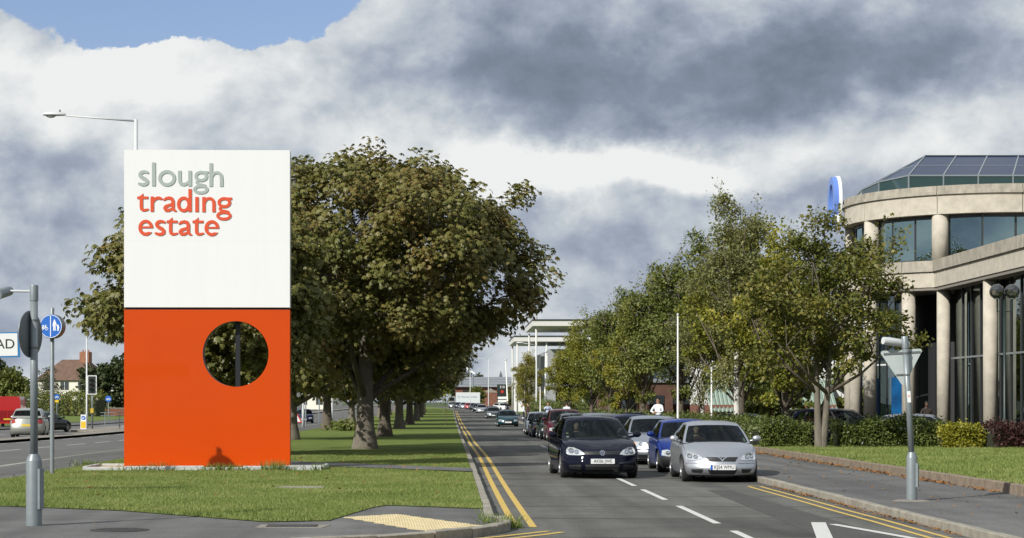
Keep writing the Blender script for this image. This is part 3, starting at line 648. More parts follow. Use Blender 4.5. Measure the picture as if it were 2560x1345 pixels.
# ------------------------------------------------------------------ posts and signs round the corner
def base_col(parent, r, h, hc, rp, mat, door_side=1, n=24):
    MB().lathe([(r, -.05), (r, h), (r * .97, h + .012), (rp + .012, hc), (rp, hc + .004)], n=n).build('base_column', mat, parent, ang=35)
    MB().box(.02, r + .022, -.045, .045, .22, h * .88).build('service_door', mat, parent).rotation_euler = (0, 0, R(-25 if door_side > 0 else 200))
lp = thing('sign_post', 'grey steel post on stout base column with lamp arm beside the tarmac corner', 'post', (-5.30, 24.46, .10))
base_col(lp, .100, .83, .915, .049, M_GALV)
MB().lathe([(.049, .91), (.049, 2.9)]).build('pole', M_GALV, lp, True); MB().lathe([(.055, 2.87), (.055, 3.05), (.05, 3.07)], n=18).build('pole_cap', M_GALV, lp, ang=40)
MB().tube([(-.04, 0, 2.99), (-.36, -.02, 2.995)], .016).build('lamp_arm', M_POLEW, lp)
m = MB().tube([(-.34, .1, 3.0), (-.36, -.02, 2.98), (-.40, -.30, 2.93)], [.062, .066, .066], 14); m.build('lamp_housing', M_GALV, lp, ang=40)
dk = thing('round_traffic_sign', 'round traffic sign seen nearly edge on behind the grey post', 'traffic sign', (-5.30, 24.46, .10)); dk2 = dk
m = MB().lathe([(.295, 0), (.30, .004), (.30, .014), (.295, .018)], n=40, axis='x'); m.xf(Matrix.Translation((-.062, .03, 2.445)) @ Matrix.Rotation(R(-17), 4, 'Z')); m.build('disc', M_GALVD, dk, ang=40)
for z in (2.27, 2.62): MB().lathe([(.052, -.012), (.052, .012)], (0, 0, z), 16).build('clip', M_GALVD, dk)
M_BLUE = pm('traffic_blue', (.012, .12, .48), .35, coat=.3); M_SW = pm('reflective_white', (.78, .79, .78), .5)
M_BLK = pm('print_black', (.015, .02, .018), .5); M_BORD = pm('border_blue', (.03, .20, .45), .4)
def ppost(name, label, cat, x, y, z, h, r, mat): 
    t = thing(name, label, cat, (x, y, z)); MB().lathe([(r, -.1), (r, h), (r * .8, h + .015)], n=14).build('pole', mat, t, ang=40); return t
bs = ppost('path_sign', 'blue round sign with white bicycle and walkers on a grey post', 'traffic sign', -8.58, 41.4, GZ, 3.58, .047, M_GALV)
hd = link('sign_head', MB().lathe([(.26, .10), (.262, .0), (.262, -.09), (.25, -.10)], (0, 0, 0), 40, 'y').mesh('sign_head', M_GALVD, ang=40), bs, (.03, -.10, 3.19), (0, 0, R(-9)))
MB().lathe([(.255, -.1005), (.250, -.107)], n=40, axis='y').build('face', M_BLUE, hd)
def dtr(s, y): return lambda a, b, h: (a * s, y - .003 * h, -b * s)
IT = [('r', (0, 0, 1.0, 1.0, .045)), ('b', (-.055, -.9, .015, .9)),
      ('r', (-.80, .20, .145, .145, .035)), ('r', (-.38, .20, .145, .145, .035)), ('p', [(-.80, .20, .022), (-.70, -.02, .022), (-.46, -.02, .022), (-.60, .20, .022), (-.70, -.02, .022)]), ('p', [(-.60, .20, .02), (-.80, .20, .02)]), ('p', [(-.38, .20, .022), (-.47, -.09, .022), (-.40, -.11, .022)]), ('p', [(-.76, -.07, .03), (-.66, -.07, .03)]),
      ('d', (.34, -.50, .075, .085)), ('p', [(.34, -.36, .10), (.34, -.05, .085)]), ('p', [(.29, -.05, .05), (.27, .35, .045)]), ('p', [(.39, -.05, .05), (.41, .35, .045)]), ('p', [(.25, -.36, .04), (.20, -.05, .03)]), ('p', [(.43, -.36, .04), (.52, -.08, .03)]),
      ('d', (.66, -.10, .055, .06)), ('p', [(.66, .0, .065), (.66, .16, .06)]), ('p', [(.63, .16, .035), (.61, .38, .03)]), ('p', [(.69, .16, .035), (.71, .38, .03)]), ('p', [(.62, .0, .03), (.53, -.06, .025)]), ('p', [(.71, .0, .03), (.76, .16, .025)])]
glyph(IT, (-1.03, -1.03, 1.03, 1.03), .018, dtr(.246, -.1075), 1, 'pictogram', M_SW, hd)
ns = thing('street_name_sign', 'white street name board with blue border ending in the letters AD', 'street sign', (-7.83, 32.0, GZ)); ns.rotation_euler = (0, 0, R(6))
for x in (-1.2, -.35): MB().lathe([(.04, -.1), (.04, 2.75)], (x, .06, 0), 10).build('post', M_GALV, ns)
MB().box(-1.6, .70, -.015, .015, 2.30, 2.72).build('board', M_BORD, ns).rotation_euler = (0, R(-1.2), 0)
MB().box(-1.58, .665, -.019, -.0155, 2.325, 2.70).build('face', M_SW, ns).rotation_euler = (0, R(-1.2), 0)
tm_ = text_mesh('AD', .225, 'lettering', M_BLK, .002, 'RIGHT'); o = link('lettering', tm_, ns, (.57, -.021, 2.53), (R(90), R(-1.2), 0))

gw = thing('give_way_sign', 'back of a triangular give-way sign on a leaning grey post', 'traffic sign', (7.31, 30.4, .115))
base_col(gw, .084, .68, .77, .047, M_GALV)
tilt = Matrix.Rotation(R(-3.4), 4, 'Y')
MB().lathe([(.047, .74), (.047, 2.5)]).xf(Matrix.Translation((0, 0, .7)) @ tilt @ Matrix.Translation((0, 0, -.7))).build('pole', M_GALV, gw, True)
TX = Matrix.Translation((0, 0, .7)) @ tilt @ Matrix.Translation((0, 0, -.7))
MB().lathe([(.054, 2.42), (.054, 2.60), (.048, 2.61)], n=18).xf(TX).build('pole_cap', M_GALV, gw, ang=40)
tri = []
for a, (px_, pz_) in enumerate(((-.345, 2.365), (.345, 2.365), (0, 1.775))):
    c0 = {0: 210, 1: -30, 2: 90}[a]
    cen = {0: (.29, -.033), 1: (-.29, -.033), 2: (0, .07)}[a]
    ctr = (px_ + (.055 if a == 0 else -.055 if a == 1 else 0), pz_ + (-.033 if a < 2 else .066))
    for k in range(5):
        st = {0: 210, 1: 90, 2: -30}[a]; ang = R(st - k * 30) if a != 2 else R(-30 - k * 30)
        tri.append((ctr[0] + .035 * math.cos(ang), ctr[1] + .035 * math.sin(ang)))
m = MB(); n = len(tri); m.add([(p[0], .052, p[1]) for p in tri] + [(p[0], .064, p[1]) for p in tri], [tuple(range(n)), tuple(range(2 * n - 1, n - 1, -1))] + [(i, i + n, (i + 1) % n + n, (i + 1) % n) for i in range(n)])
m.xf(Matrix.Translation((-.055, 0, .03)) @ TX).build('plate', pm('sign_back', (.42, .47, .46), .5, var=.05, scale=5), gw)
MB().box(-.29, .29, .040, .054, 2.27, 2.30).xf(Matrix.Translation((-.05, 0, .06)) @ TX).build('rail', M_GALVD, gw); MB().box(-.11, .11, .040, .054, 1.93, 1.955).xf(Matrix.Translation((-.05, 0, .06)) @ TX).build('rail', M_GALVD, gw)
for z in (2.345, 2.0): MB().lathe([(.055, -.014), (.055, .014)], (0, 0, z), 16).xf(TX).build('clip', M_GALVD, gw)
lm = MB().tube([(-.36, -.08, 2.58), (-.27, -.05, 2.565), (.0, .08, 2.52), (.08, .12, 2.50)], [.058, .064, .060, .05], 16); lm.xf(Matrix.Translation((0, 0, -.02)) @ TX).build('sign_lamp', M_POLEW, gw, ang=35)
MB().add([(-.028, -.0495, 1.56), (.028, -.0495, 1.56), (.028, -.0495, 1.74), (-.028, -.0495, 1.74)], [(0, 1, 2, 3)]).xf(TX).build('sticker', M_SW, gw)
glyph([('r', (0, 0, 1, 1, .25)), ('p', [(-.5, .5, .12), (.5, -.5, .12)])], (-1.1, -1.1, 1.1, 1.1), .1, lambda a, b, h: tuple(TX @ Vector((a * .018, -.0503 - .0005 * h, 1.66 - b * .018))), 0, 'sticker_mark', M_LRED, gw)
MB().lathe([(.30, .001), (.24, .012), (.1, .02)], n=14, cap=False).build('gravel_collar', M_GRAVEL, gw)

def street_lamp(label, x, y, h, arm=2.05, group=None, rz=0.):
    t = thing('street_lamp', label, 'street lamp', (x, y, zr(y) + .1), rz, group)
    MB().lathe([(.10, -.1), (.10, 1.3), (.075, 1.4), (.055, h)], n=14).build('pole', M_POLEW, t, True)
    MB().tube([(0, 0, h - .05), (-arm, 0, h + .11)], [.03, .022], 8).build('arm', M_POLEW, t, True)
    hx = -arm; m = MB()
    sec = [(0, .03, .04), (-.06, .09, .075), (-.35, .13, .10), (-.58, .12, .085), (-.66, .08, .04)]
    v = []; f = []
    for dx, w, hh in sec:
        for a in range(10): q = 2 * math.pi * a / 10; v.append((hx + dx, w * math.cos(q), h + .13 + hh * (math.sin(q) if math.sin(q) > 0 else .35 * math.sin(q))))
    for i in range(len(sec) - 1):
        for a in range(10): f.append((i * 10 + a, i * 10 + (a + 1) % 10, (i + 1) * 10 + (a + 1) % 10, (i + 1) * 10 + a))
    f += [tuple(range(10)), tuple(range(49, 39, -1))]; m.add(v, f).build('lamp_head', M_POLEW, t, ang=40)
    MB().sphere((hx - .43, 0, h + .115), .1, 12, 6, sc=(1.5, .9, .75)).build('lens', pm('lens', (.45, .47, .42), .15, coat=.6), t, True)
    MB().lathe([(.025, 0), (.025, .05), (.012, .065)], (hx - .17, 0, h + .22), 8).build('photocell', M_GALVD, t)
    return t
street_lamp('tall street lamp rising behind the white top of the totem sign', -9.16, 56.0, 9.83, 2.05)
for i, (x, y, h) in enumerate(((-10.4, 136, 9.6), (-10.5, 171, 9.6), (-11.0, 219, 9.6), (-10.9, 262, 9.6), (-10.8, 315, 9.6))): street_lamp(ORD[i] + ' pale street lamp column by the cycle path beyond the totem sign', x, y, h, 2.0, 'lamps along the cycle path')
street_lamp('slender pale street lamp near the far bend of the road', 7.2, 360, 9.5, 1.6); street_lamp('grey lamp column behind the parked lorry', 4.3, 410, 10.3, 1.6, rz=R(180))
for i, (x, y, h) in enumerate(((-10.75, 143, 3.2), (-10.9, 160, 2.6), (-9.6, 186, 2.6))): 
    t = ppost('small_post', ORD[i] + ' thin grey sign post by the cycle path beyond the totem sign', 'post', x, y, zr(y) + .1, h, .045, M_GALV); t['group'] = 'thin posts by the cycle path'
    MB().box(-.16, .16, .046, .056, h - .36, h - .02).build('plate', M_GALVD, t)
# ---- island with signals, bollard and guard rail
isl = tag(MB().prism([(-24.9, 126), (-24.0, 121.5), (-21.5, 120.5), (-20.9, 125), (-20.9, 152), (-24.9, 152)], -.35, -.10).build('traffic_island', M_CAP), kind='structure')
IZ = -.10
tl = thing('traffic_light', 'traffic signal with white-bordered black backing board on the island', 'traffic light', (-23.85, 128, IZ))
MB().lathe([(.06, 0), (.06, 3.4)], n=12).build('pole', M_GALV, tl, True)
MB().box(-.31, .31, -.13, -.10, 2.28, 3.55).build('board_border', M_SW, tl); MB().box(-.255, .255, -.137, -.131, 2.335, 3.495).build('backing_board', M_BLK, tl)
for k, (z, c) in enumerate(((3.22, (.06, .01, .01)), (2.91, (.06, .035, .005)), (2.60, (.005, .05, .03)))):
    s_ = MB().lathe([(.11, -.145), (.11, -.15)], (0, 0, z), 18, 'y').build('signal_lens', pm('lens%d' % k, c, .2), tl)
    m = MB(); v = []; f = []
    for a in range(9): q = math.pi * a / 8; v += [(.125 * math.cos(q), -.14, z + .125 * math.sin(q)), (.125 * math.cos(q), -.34, z - .02 + .125 * math.sin(q))]
    for a in range(8): f.append((2 * a, 2 * a + 2, 2 * a + 3, 2 * a + 1))
    m.add(v, f).build('visor', M_BLK, s_)
MB().box(-.10, .10, -.16, -.04, 1.05, 1.35).build('push_button_box', pm('yellow_box', (.55, .38, .03), .5), tl)
wl = thing('lamp_column', 'thin white column behind the traffic signal', 'post', (-24.6, 130, IZ)); MB().lathe([(.085, 0), (.085, .9), (.06, 1.0), (.05, 6.2)], n=10).build('pole', M_POLEW, wl, True); MB().lathe([(.06, 6.1), (.06, 6.25), (.02, 6.3)], n=10).build('cap', M_POLEW, wl)
bo = thing('keep_left_bollard', 'white and yellow keep-left bollard with blue arrow disc', 'bollard', (-24.1, 126.3, IZ))
MB().prism([(-.20, -.13), (.20, -.13), (.20, .13), (-.20, .13)], 0, .95, top=[(-.17, -.11), (.17, -.11), (.17, .11), (-.17, .11)]).build('body', M_SW, bo)
MB().add([(-.165, -.138, .07), (.165, -.138, .07), (.155, -.127, .50), (-.155, -.127, .50)], [(0, 1, 2, 3)]).build('yellow_face', pm('bollard_yellow', (.75, .48, .02), .5), bo)
MB().lathe([(.14, -.118), (.14, -.127)], (0, 0, .74), 24, 'y').build('arrow_disc', M_BLUE, bo); glyph([('p', [(.06, -.06, .018), (-.05, .05, .018)]), ('p', [(-.06, -.02, .016), (-.06, .06, .016), (.02, .06, .016)])], (-.1, -.1, .1, .1), .01, lambda a, b, h: (a, -.128 - .001 * h, .74 - b), 0, 'arrow', M_SW, bo)
gr_ = thing('guard_rail', 'grey pedestrian guard rail on the traffic island', 'railing', (-23.3, 129.6, IZ))
for x in (0, 1.0, 2.0): MB().box(x - .025, x + .025, -.025, .025, 0, 1.12).build('post', M_GALV, gr_)
for z in (1.05, .85, .15): MB().box(-.3, 2.3, -.018, .018, z, z + .035).build('rail', M_GALV, gr_)
for k in range(20):
    if k % 8: MB().box(-.28 + k * .125, -.266 + k * .125, -.008, .008, .185, .85).build('bar', M_GALV, gr_)
for i, (x, y, h, lab) in enumerate(((-38.9, 190, 2.6, 'small blue round sign with yellow plate before the dark hedge'), (-30.6, 172, 2.4, 'small blue round sign beside the guard rail'))):
    t = ppost('cycle_sign', lab, 'traffic sign', x, y, zr(y) + .1, h, .04, M_GALV)
    MB().lathe([(.28, -.06), (.28, -.045)], (0, 0, h - .25), 24, 'y').build('face', M_BLUE, t)
    glyph([('r', (-.1, .05, .08, .08, .03)), ('r', (.1, .05, .08, .08, .03)), ('p', [(-.1, .05, .015), (0, -.08, .015), (.1, .05, .015)])], (-.2, -.15, .2, .15), .012, lambda a, b, h_, hh=h: (a, -.062 - .001 * h_, hh - .25 - b), 0, 'pictogram', M_SW, t)
    if i == 0: MB().box(-.17, .17, -.055, -.045, h - .8, h - .57).build('yellow_plate', MATS['bollard_yellow'], t)
rw = thing('warning_triangle_sign', 'red bordered triangular roadworks sign on the ground by the dual carriageway', 'traffic sign', (-12.6, 158, zr(158)))
MB().add([(-.45, 0, .25), (.45, 0, .25), (0, .06, 1.05), (-.45, .02, .25), (.45, .02, .25), (0, .08, 1.05)], [(0, 1, 2), (5, 4, 3), (0, 3, 4, 1), (1, 4, 5, 2), (2, 5, 3, 0)]).build('red_border', pm('sign_red', (.55, .03, .02), .4), rw)
MB().add([(-.3, -.012, .33), (.3, -.012, .33), (0, .035, .88)], [(0, 1, 2)]).build('white_face', M_SW, rw)
MB().tube([(-.4, .02, .3), (-.42, .2, 0)], .015, 5).tube([(.4, .02, .3), (.42, .2, 0)], .015, 5).tube([(-.4, 0, .3), (-.42, -.15, 0)], .015, 5).tube([(.4, 0, .3), (.42, -.15, 0)], .015, 5).build('stand', M_GALVD, rw)
# ------------------------------------------------------------------ trees and hedges
M_BARK = pm('bark_grey_brown', (.15, .125, .09), .95, col2=(.075, .062, .048), scale=5, bump=1.0, bscale=18, stretch=(2.2, 2.2, .5))
M_BARKL = pm('bark_light', (.20, .175, .135), .95, col2=(.11, .095, .075), scale=5, bump=.8, bscale=16, stretch=(2, 2, .5))
M_BIRCH = pm('bark_birch', (.60, .58, .53), .8, col2=(.10, .09, .08), scale=4, bump=.3, bscale=20, stretch=(.5, .5, 2.6), sharp=(.56, .66))
L_CHEST = leafmat('chestnut_leaf', [(.095, .105, .024), (.132, .142, .034), (.17, .172, .044), (.205, .17, .05), (.25, .15, .045)], .45, .25, .45)
L_HORN = leafmat('hornbeam_leaf', [(.085, .11, .016), (.145, .17, .024), (.21, .225, .032), (.30, .28, .038), (.40, .33, .042)], .5, .32, .5)
L_DARKG = leafmat('alder_leaf', [(.085, .11, .022), (.13, .16, .034), (.185, .205, .046), (.26, .245, .06)], .5, .28, .5)
L_OLIVE = leafmat('olive_leaf', [(.065, .085, .015), (.105, .122, .022), (.15, .155, .03), (.20, .18, .038), (.28, .23, .045)], .5, .3, .5)
L_BIRCH = leafmat('birch_leaf', [(.13, .145, .045), (.19, .20, .068), (.25, .255, .09), (.32, .30, .10)], .5, .35, .7)
L_BIRCHY = leafmat('yellow_birch_leaf', [(.20, .19, .04), (.27, .25, .055), (.34, .30, .06)], .5, .35, .7)
L_HEDGE = leafmat('hedge_leaf', [(.055, .075, .018), (.095, .125, .028), (.14, .17, .04), (.20, .22, .07)], .4, .2, 1.2)
L_YEL = leafmat('gold_leaf', [(.16, .17, .02), (.30, .28, .03), (.45, .40, .05)], .5, .25, 1.5)
L_PURP = leafmat('purple_leaf', [(.035, .014, .012), (.06, .022, .018), (.10, .04, .028)], .5, .15, 1.5)
L_FAR = leafmat('far_leaf', [(.035, .05, .02), (.06, .08, .028), (.10, .115, .04)], .6, .2, .3)

def kites(P, U, Nn, ln, wd, fold=.25):
    """one bent kite per point: base at P, long axis U, normal Nn"""
    W = np.cross(Nn, U); n = len(P); V = np.empty((n * 4, 3))
    V[0::4] = P; V[1::4] = P + U * (ln * .45)[:, None] + W * wd[:, None] + Nn * (wd * fold)[:, None]
    V[2::4] = P + U * ln[:, None]; V[3::4] = P + U * (ln * .45)[:, None] - W * wd[:, None] + Nn * (wd * fold)[:, None]
    return V
def unit(a): return a / (np.linalg.norm(a, axis=1, keepdims=True) + 1e-9)
def leaves_simple(rg, P, out, size, droop=.25):
    n = len(P); U = unit(out * .5 + rg.normal(0, .75, (n, 3)) + np.array([0, 0, -droop])); Nn = unit(rg.normal(0, .6, (n, 3)) + np.array([0, 0, .9]) + out * .45); Nn = unit(Nn - U * (Nn * U).sum(1)[:, None])
    s = size * rg.uniform(.6, 1.35, n); return kites(P, U, Nn, s, s * .36)
def leaves_palm(rg, P, out, size):
    """horse-chestnut hands: five drooping leaflets each"""
    n = len(P); Nn = unit(out * .75 + np.array([0, 0, .75]) + rg.normal(0, .4, (n, 3))); A = unit(np.cross(Nn, rg.normal(0, 1, (n, 3)))); B = np.cross(Nn, A)
    s = size * rg.uniform(.65, 1.25, n); VV = []
    for k, (a, l) in enumerate(((-1.25, .72), (-.62, .92), (0, 1.), (.62, .92), (1.25, .72))):
        U = unit(A * math.cos(a) + B * math.sin(a) - Nn * .18 + np.array([0, 0, -.55])); N2 = unit(Nn - U * (Nn * U).sum(1)[:, None]); VV.append(kites(P, U, N2, s * l, s * l * .19, .3))
    return np.vstack(VV)
def crown_points(rg, h0, h1, rx, n_puff, n_leaf, shape='dome', puff=.75, lean=(0, 0), bumps=.18, inner=.45, rmax=None):
    """leaf positions in clumps; h0 crown base, h1 top; returns points, outward directions, clump centres"""
    hc = (h0 + h1) / 2; rz_ = (h1 - h0) / 2; d = unit(rg.normal(0, 1, (n_puff, 3)))
    rad = inner + (1 - inner) * rg.uniform(0, 1, n_puff) ** .55
    ph = rg.uniform(0, 6.28, 6); bump = 1 + bumps * (np.sin(d[:, 0] * 4 + ph[0]) * np.sin(d[:, 1] * 4 + ph[1]) + .7 * np.sin(d[:, 2] * 5 + ph[2] + d[:, 0] * 3)) + rg.normal(0, bumps * .35, n_puff); bump = np.clip(bump, .6, 1.1)
    c = d * (rad * bump)[:, None]
    t = c[:, 2]
    if shape == 'dome': w = np.where(t < 0, 1 - .06 * t * t, 1 + .08 * np.clip(t, 0, 1) * (1.2 - np.clip(t, 0, 1))); c[:, 0] *= w; c[:, 1] *= w; c[:, 2] = np.where(t < 0, t * .92, t)
    elif shape == 'oval': w = np.where(t > 0, 1 - .50 * t, 1 + .05 * t); c[:, 0] *= w; c[:, 1] *= w
    elif shape == 'column': w = np.where(t > .1, 1 - .62 * (t - .1), .95); c[:, 0] *= w; c[:, 1] *= w
    ctr = c * np.array([rx, rx, rz_ - puff * .35]) + np.array([0, 0, hc]); hh = np.clip((ctr[:, 2] - h0) / (h1 - h0), 0, 1) ** 2
    ctr[:, 0] += lean[0] * hh; ctr[:, 1] += lean[1] * hh
    k = rg.integers(0, n_puff, n_leaf); ps = puff * rg.uniform(.6, 1.25, n_puff)
    dl = unit(rg.normal(0, 1, (n_leaf, 3))); rl = rg.uniform(0, 1, n_leaf) ** .45
    P = ctr[k] + dl * (rl * ps[k])[:, None] * np.array([1, 1, .72]); out = unit((P - np.array([0, 0, hc - rz_ * .4])) * np.array([1 / rx, 1 / rx, 1 / rz_]) + dl * .5)
    return P, out, ctr
def wood(rg, h0, h1, rx, r0, ctr, fork=None, nb=9, lean=(0, 0), twigs=70, flare=1.7, bow=.05):
    m = MB(); br = MB(); top = h0 + (h1 - h0) * .62
    def trunk(x0, y0, x1, y1, ra):
        pts = []; rr_ = []
        for i in range(9):
            t = i / 8; z = top * t; pts.append((x0 + (x1 - x0) * t + bow * math.sin(t * 5 + x1) * t, y0 + (y1 - y0) * t + bow * math.cos(t * 4) * t, z - .15)); rr_.append(ra * (1 - .72 * t) * (1 + (flare - 1) * math.exp(-z / .28)))
        # root flare: extra ring low down
        pts.insert(1, (pts[0][0], pts[0][1], .12)); rr_.insert(1, ra * (1 + (flare - 1) * .55)); pts.insert(2, (pts[0][0] * .7 + pts[2][0] * .3, pts[0][1], .45)); rr_.insert(2, ra * (1 + (flare - 1) * .22))
        m.tube(pts, rr_, 12); return pts
    if fork: stems = [trunk(-fork[0] * .25, 0, -fork[0], .1, r0 * .75), trunk(fork[0] * .25, 0, fork[0] * 1.6, -.1, r0 * .72)]
    else: stems = [trunk(0, 0, lean[0] * .35, lean[1] * .35, r0)]
    limbs = []
    for i in range(nb):
        st = stems[i % len(stems)]; j = rg.integers(4, len(st) - 1); p0 = Vector(st[j]); a = i * 2.4 + rg.uniform(-.4, .4)
        L = rx * rg.uniform(.55, .85); up = (h1 - p0.z) * rg.uniform(.25, .6); p1 = p0 + Vector((math.cos(a) * L * .45, math.sin(a) * L * .45, up * .35)); p2 = p0 + Vector((math.cos(a) * L, math.sin(a) * L, up))
        br.tube([p0, p1, p2], [r0 * .38, r0 * .24, r0 * .09], 6); limbs += [p1, p2]
    nodes = limbs + [Vector(p) for s_ in stems for p in s_[4:]]
    NA = np.array([tuple(p) for p in nodes])
    for c in ctr[:twigs]:
        q = NA[np.argmin(((NA - c) ** 2).sum(1))]; mid = (Vector(q) + Vector(c)) / 2 + Vector((0, 0, .15)); br.tube([Vector(q), mid, Vector(c)], [r0 * .10, r0 * .07, r0 * .03], 4, cap=False)
    return m, br
def shoots(rg, ctr, h1, n, lng, lean):
    """wispy wind-blown leaders standing out of the crown top"""
    top = ctr[np.argsort(-ctr[:, 2])][:max(6, n * 2)]; P = []; O = []; tubes = []
    for i in range(n):
        c = top[rg.integers(0, len(top))] + rg.normal(0, .25, 3); L = lng * rg.uniform(.5, 1.2); d = np.array([lean[0] + rg.normal(0, .25), rg.normal(0, .25), 1.]); d /= np.linalg.norm(d); pts = []
        for k in range(7):
            t = k / 6; p = c + d * L * t + np.array([.22 * L * t * t * (1 if lean[0] >= 0 else -1), 0, 0]); pts.append(tuple(p)); m = 16 - 2 * k
            q = p + rg.normal(0, .10 + .10 * (1 - t), (m, 3)); P.append(q); O.append(np.tile(d, (m, 1)))
        tubes.append(pts)
    return np.vstack(P), np.vstack(O), tubes
TREES = {}
def tree_model(key, seed, h0, h1, rx, r0, n_puff, n_leaf, leaf, size, bark, shape='dome', palm=False, puff=.75, fork=None, nb=9, lean=(0, 0), twigs=70, bumps=.18, inner=.45, shoot=0, slen=1.2, flare=1.7, fruit=0, bow=.05):
    rg = np.random.default_rng(seed); P, out, ctr = crown_points(rg, h0, h1, rx, n_puff, n_leaf, shape, puff, lean, bumps, inner)
    w, br = wood(rg, h0, h1, rx, r0, ctr, fork, nb, lean, twigs, flare, bow)
    if shoot:
        P2, O2, tb = shoots(rg, ctr, h1, shoot, slen, (max(.15, lean[0] * .5), 0)); P = np.vstack([P, P2]); out = np.vstack([out, O2])
        for pts in tb: br.tube(pts, [.012, .01, .009, .008, .006, .005, .003], 4, cap=False)
    V = leaves_palm(rg, P, out, size) if palm else leaves_simple(rg, P, out, size)
    cm = fast_mesh('crown', V, np.arange(len(V)).reshape(-1, 4), leaf); fm = None
    if fruit:
        m = MB()
        for p in P[rg.integers(0, len(P), fruit)]: m.sphere(tuple(p + rg.normal(0, .1, 3)), .035, 6, 4)
        fm = m.mesh('conker_husks', pm('husk', (.42, .40, .10), .7), True)
    TREES[key] = (w.mesh('trunk', bark, True), cm, fm, h1, br.mesh('branches', M_BARK, True)); return TREES[key]
def plant(key, name, label, x, y, z, sc_=1., rz=0., group=None, szz=None):
    wm, cm, fm, h, bm_ = TREES[key]; t = thing(name, label, 'tree', (x, y, z), rz, group); s = (sc_, sc_, szz or sc_)
    for nm, me in (('trunk', wm), ('branches', bm_), ('crown', cm)) + ((('conker_husks', fm),) if fm else ()): o = link(nm, me, t); o.scale = s; (o.__setitem__('kind', 'stuff') if nm == 'conker_husks' else None)
    return t
# horse chestnuts of the avenue
tree_model('ch1', 11, 2.0, 10.35, 5.7, .34, 330, 52000, L_CHEST, .185, M_BARKL, 'dome', True, .85, nb=11, twigs=130, bumps=.11, inner=.5, flare=1.55)
tree_model('ch2', 12, 2.0, 9.9, 5.0, .33, 230, 27000, L_CHEST, .235, M_BARK, 'dome', True, 1.05, nb=10, twigs=80, bumps=.16, inner=.5, flare=1.6)
tree_model('ch3', 13, 2.0, 9.7, 4.9, .31, 200, 20000, L_CHEST, .28, M_BARKL, 'dome', True, 1.1, nb=9, twigs=60, bumps=.18, inner=.5, flare=1.6)
tree_model('ch4', 14, 1.5, 8.3, 3.6, .30, 190, 26000, L_CHEST, .21, M_BARK, 'dome', True, .9, nb=9, twigs=60, bumps=.2, inner=.45, fruit=140)
plant('ch1', 'chestnut_tree', 'large horse chestnut with bronze green crown and flared pale trunk beyond the crossing path', -2.87, 64.8, GZ, 1.0, .6)
plant('ch4', 'chestnut_tree', 'horse chestnut with yellow conker husks standing behind the totem sign', -7.0, 55.5, GZ, .93, 2.1)
AV = [(-3.3, 97, 'ch2', .98), (-3.35, 127, 'ch3', 1.0), (-3.3, 157, 'ch2', .95), (-3.3, 188, 'ch3', .95), (-3.4, 218, 'ch2', .9), (-3.6, 250, 'ch3', .95), (-3.9, 285, 'ch2', .9), (-4.4, 320, 'ch3', .9), (-5.5, 360, 'ch2', .9)]
AV2 = [(-7.1, 86, 'ch3', .95), (-7.95, 124.5, 'ch2', .98), (-7.7, 150, 'ch3', .95), (-7.7, 180, 'ch2', .95), (-7.8, 214, 'ch3', .95), (-7.9, 248, 'ch2', .95), (-8.2, 290, 'ch3', .95), (-9, 335, 'ch2', .95)]
for i, (x, y, k, s) in enumerate(AV): plant(k, 'chestnut_tree', 'horse chestnut next to the road kerb, ' + ORD[i] + ' behind the large bronze green one', x, y, zr(y) + GZ, s, i * 1.7, 'chestnuts in the row by the road')
for i, (x, y, k, s) in enumerate(AV2): plant(k, 'chestnut_tree', 'horse chestnut next to the cycle path, ' + ORD[i] + ' beyond the one with conker husks', x, y, zr(y) + GZ, s, i * 2.3 + 1, 'chestnuts in the row by the cycle path')
sp_ = thing('sapling', 'thin young tree with stake at the far grass edge', 'tree', (-.35, 150, zr(150) + GZ)); MB().tube([(0, 0, 0), (.02, 0, 1.2), (0, 0, 2.4)], [.03, .025, .01], 6).build('trunk', M_BARK, sp_)
rg = np.random.default_rng(5); Pq = rg.normal(0, 1, (160, 3)) * np.array([.35, .35, .4]) + np.array([0, 0, 2.2]); link('crown', fast_mesh('crown', leaves_simple(rg, Pq, unit(Pq - np.array([0, 0, 1.8])), .16), np.arange(640).reshape(-1, 4), L_HORN), sp_)
# trees along the right-hand pavement
tree_model('r1', 21, 1.8, 7.3, 2.9, .17, 125, 19000, L_OLIVE, .125, M_BARKL, 'oval', False, .50, fork=(.24,), nb=14, twigs=100, bumps=.34, inner=.3, shoot=16, slen=1.1, lean=(.3, 0), flare=1.25)
tree_model('r2', 22, 1.5, 8.5, 1.95, .17, 105, 17000, L_DARKG, .13, M_BARK, 'column', False, .52, nb=14, twigs=80, bumps=.30, inner=.2, shoot=30, slen=1.5, lean=(.45, 0), flare=1.3)
tree_model('r3', 23, 1.5, 8.2, 2.3, .17, 115, 20000, L_HORN, .13, M_BARK, 'oval', False, .55, nb=14, twigs=80, bumps=.34, inner=.25, shoot=18, slen=1.1, lean=(.35, 0), flare=1.3)
tree_model('b1', 24, 1.9, 9.5, 1.75, .13, 120, 25000, L_BIRCH, .095, M_BIRCH, 'oval', False, .50, nb=14, twigs=80, bumps=.30, inner=.2, shoot=20, slen=1.0, lean=(.3, 0), flare=1.2)
tree_model('b2', 25, 1.0, 7.2, 1.55, .10, 60, 11000, L_BIRCHY, .12, M_BIRCH, 'oval', False, .5, nb=12, twigs=60, bumps=.2, inner=.2, shoot=5, slen=.7, lean=(.1, 0), flare=1.2)
RZ = .16
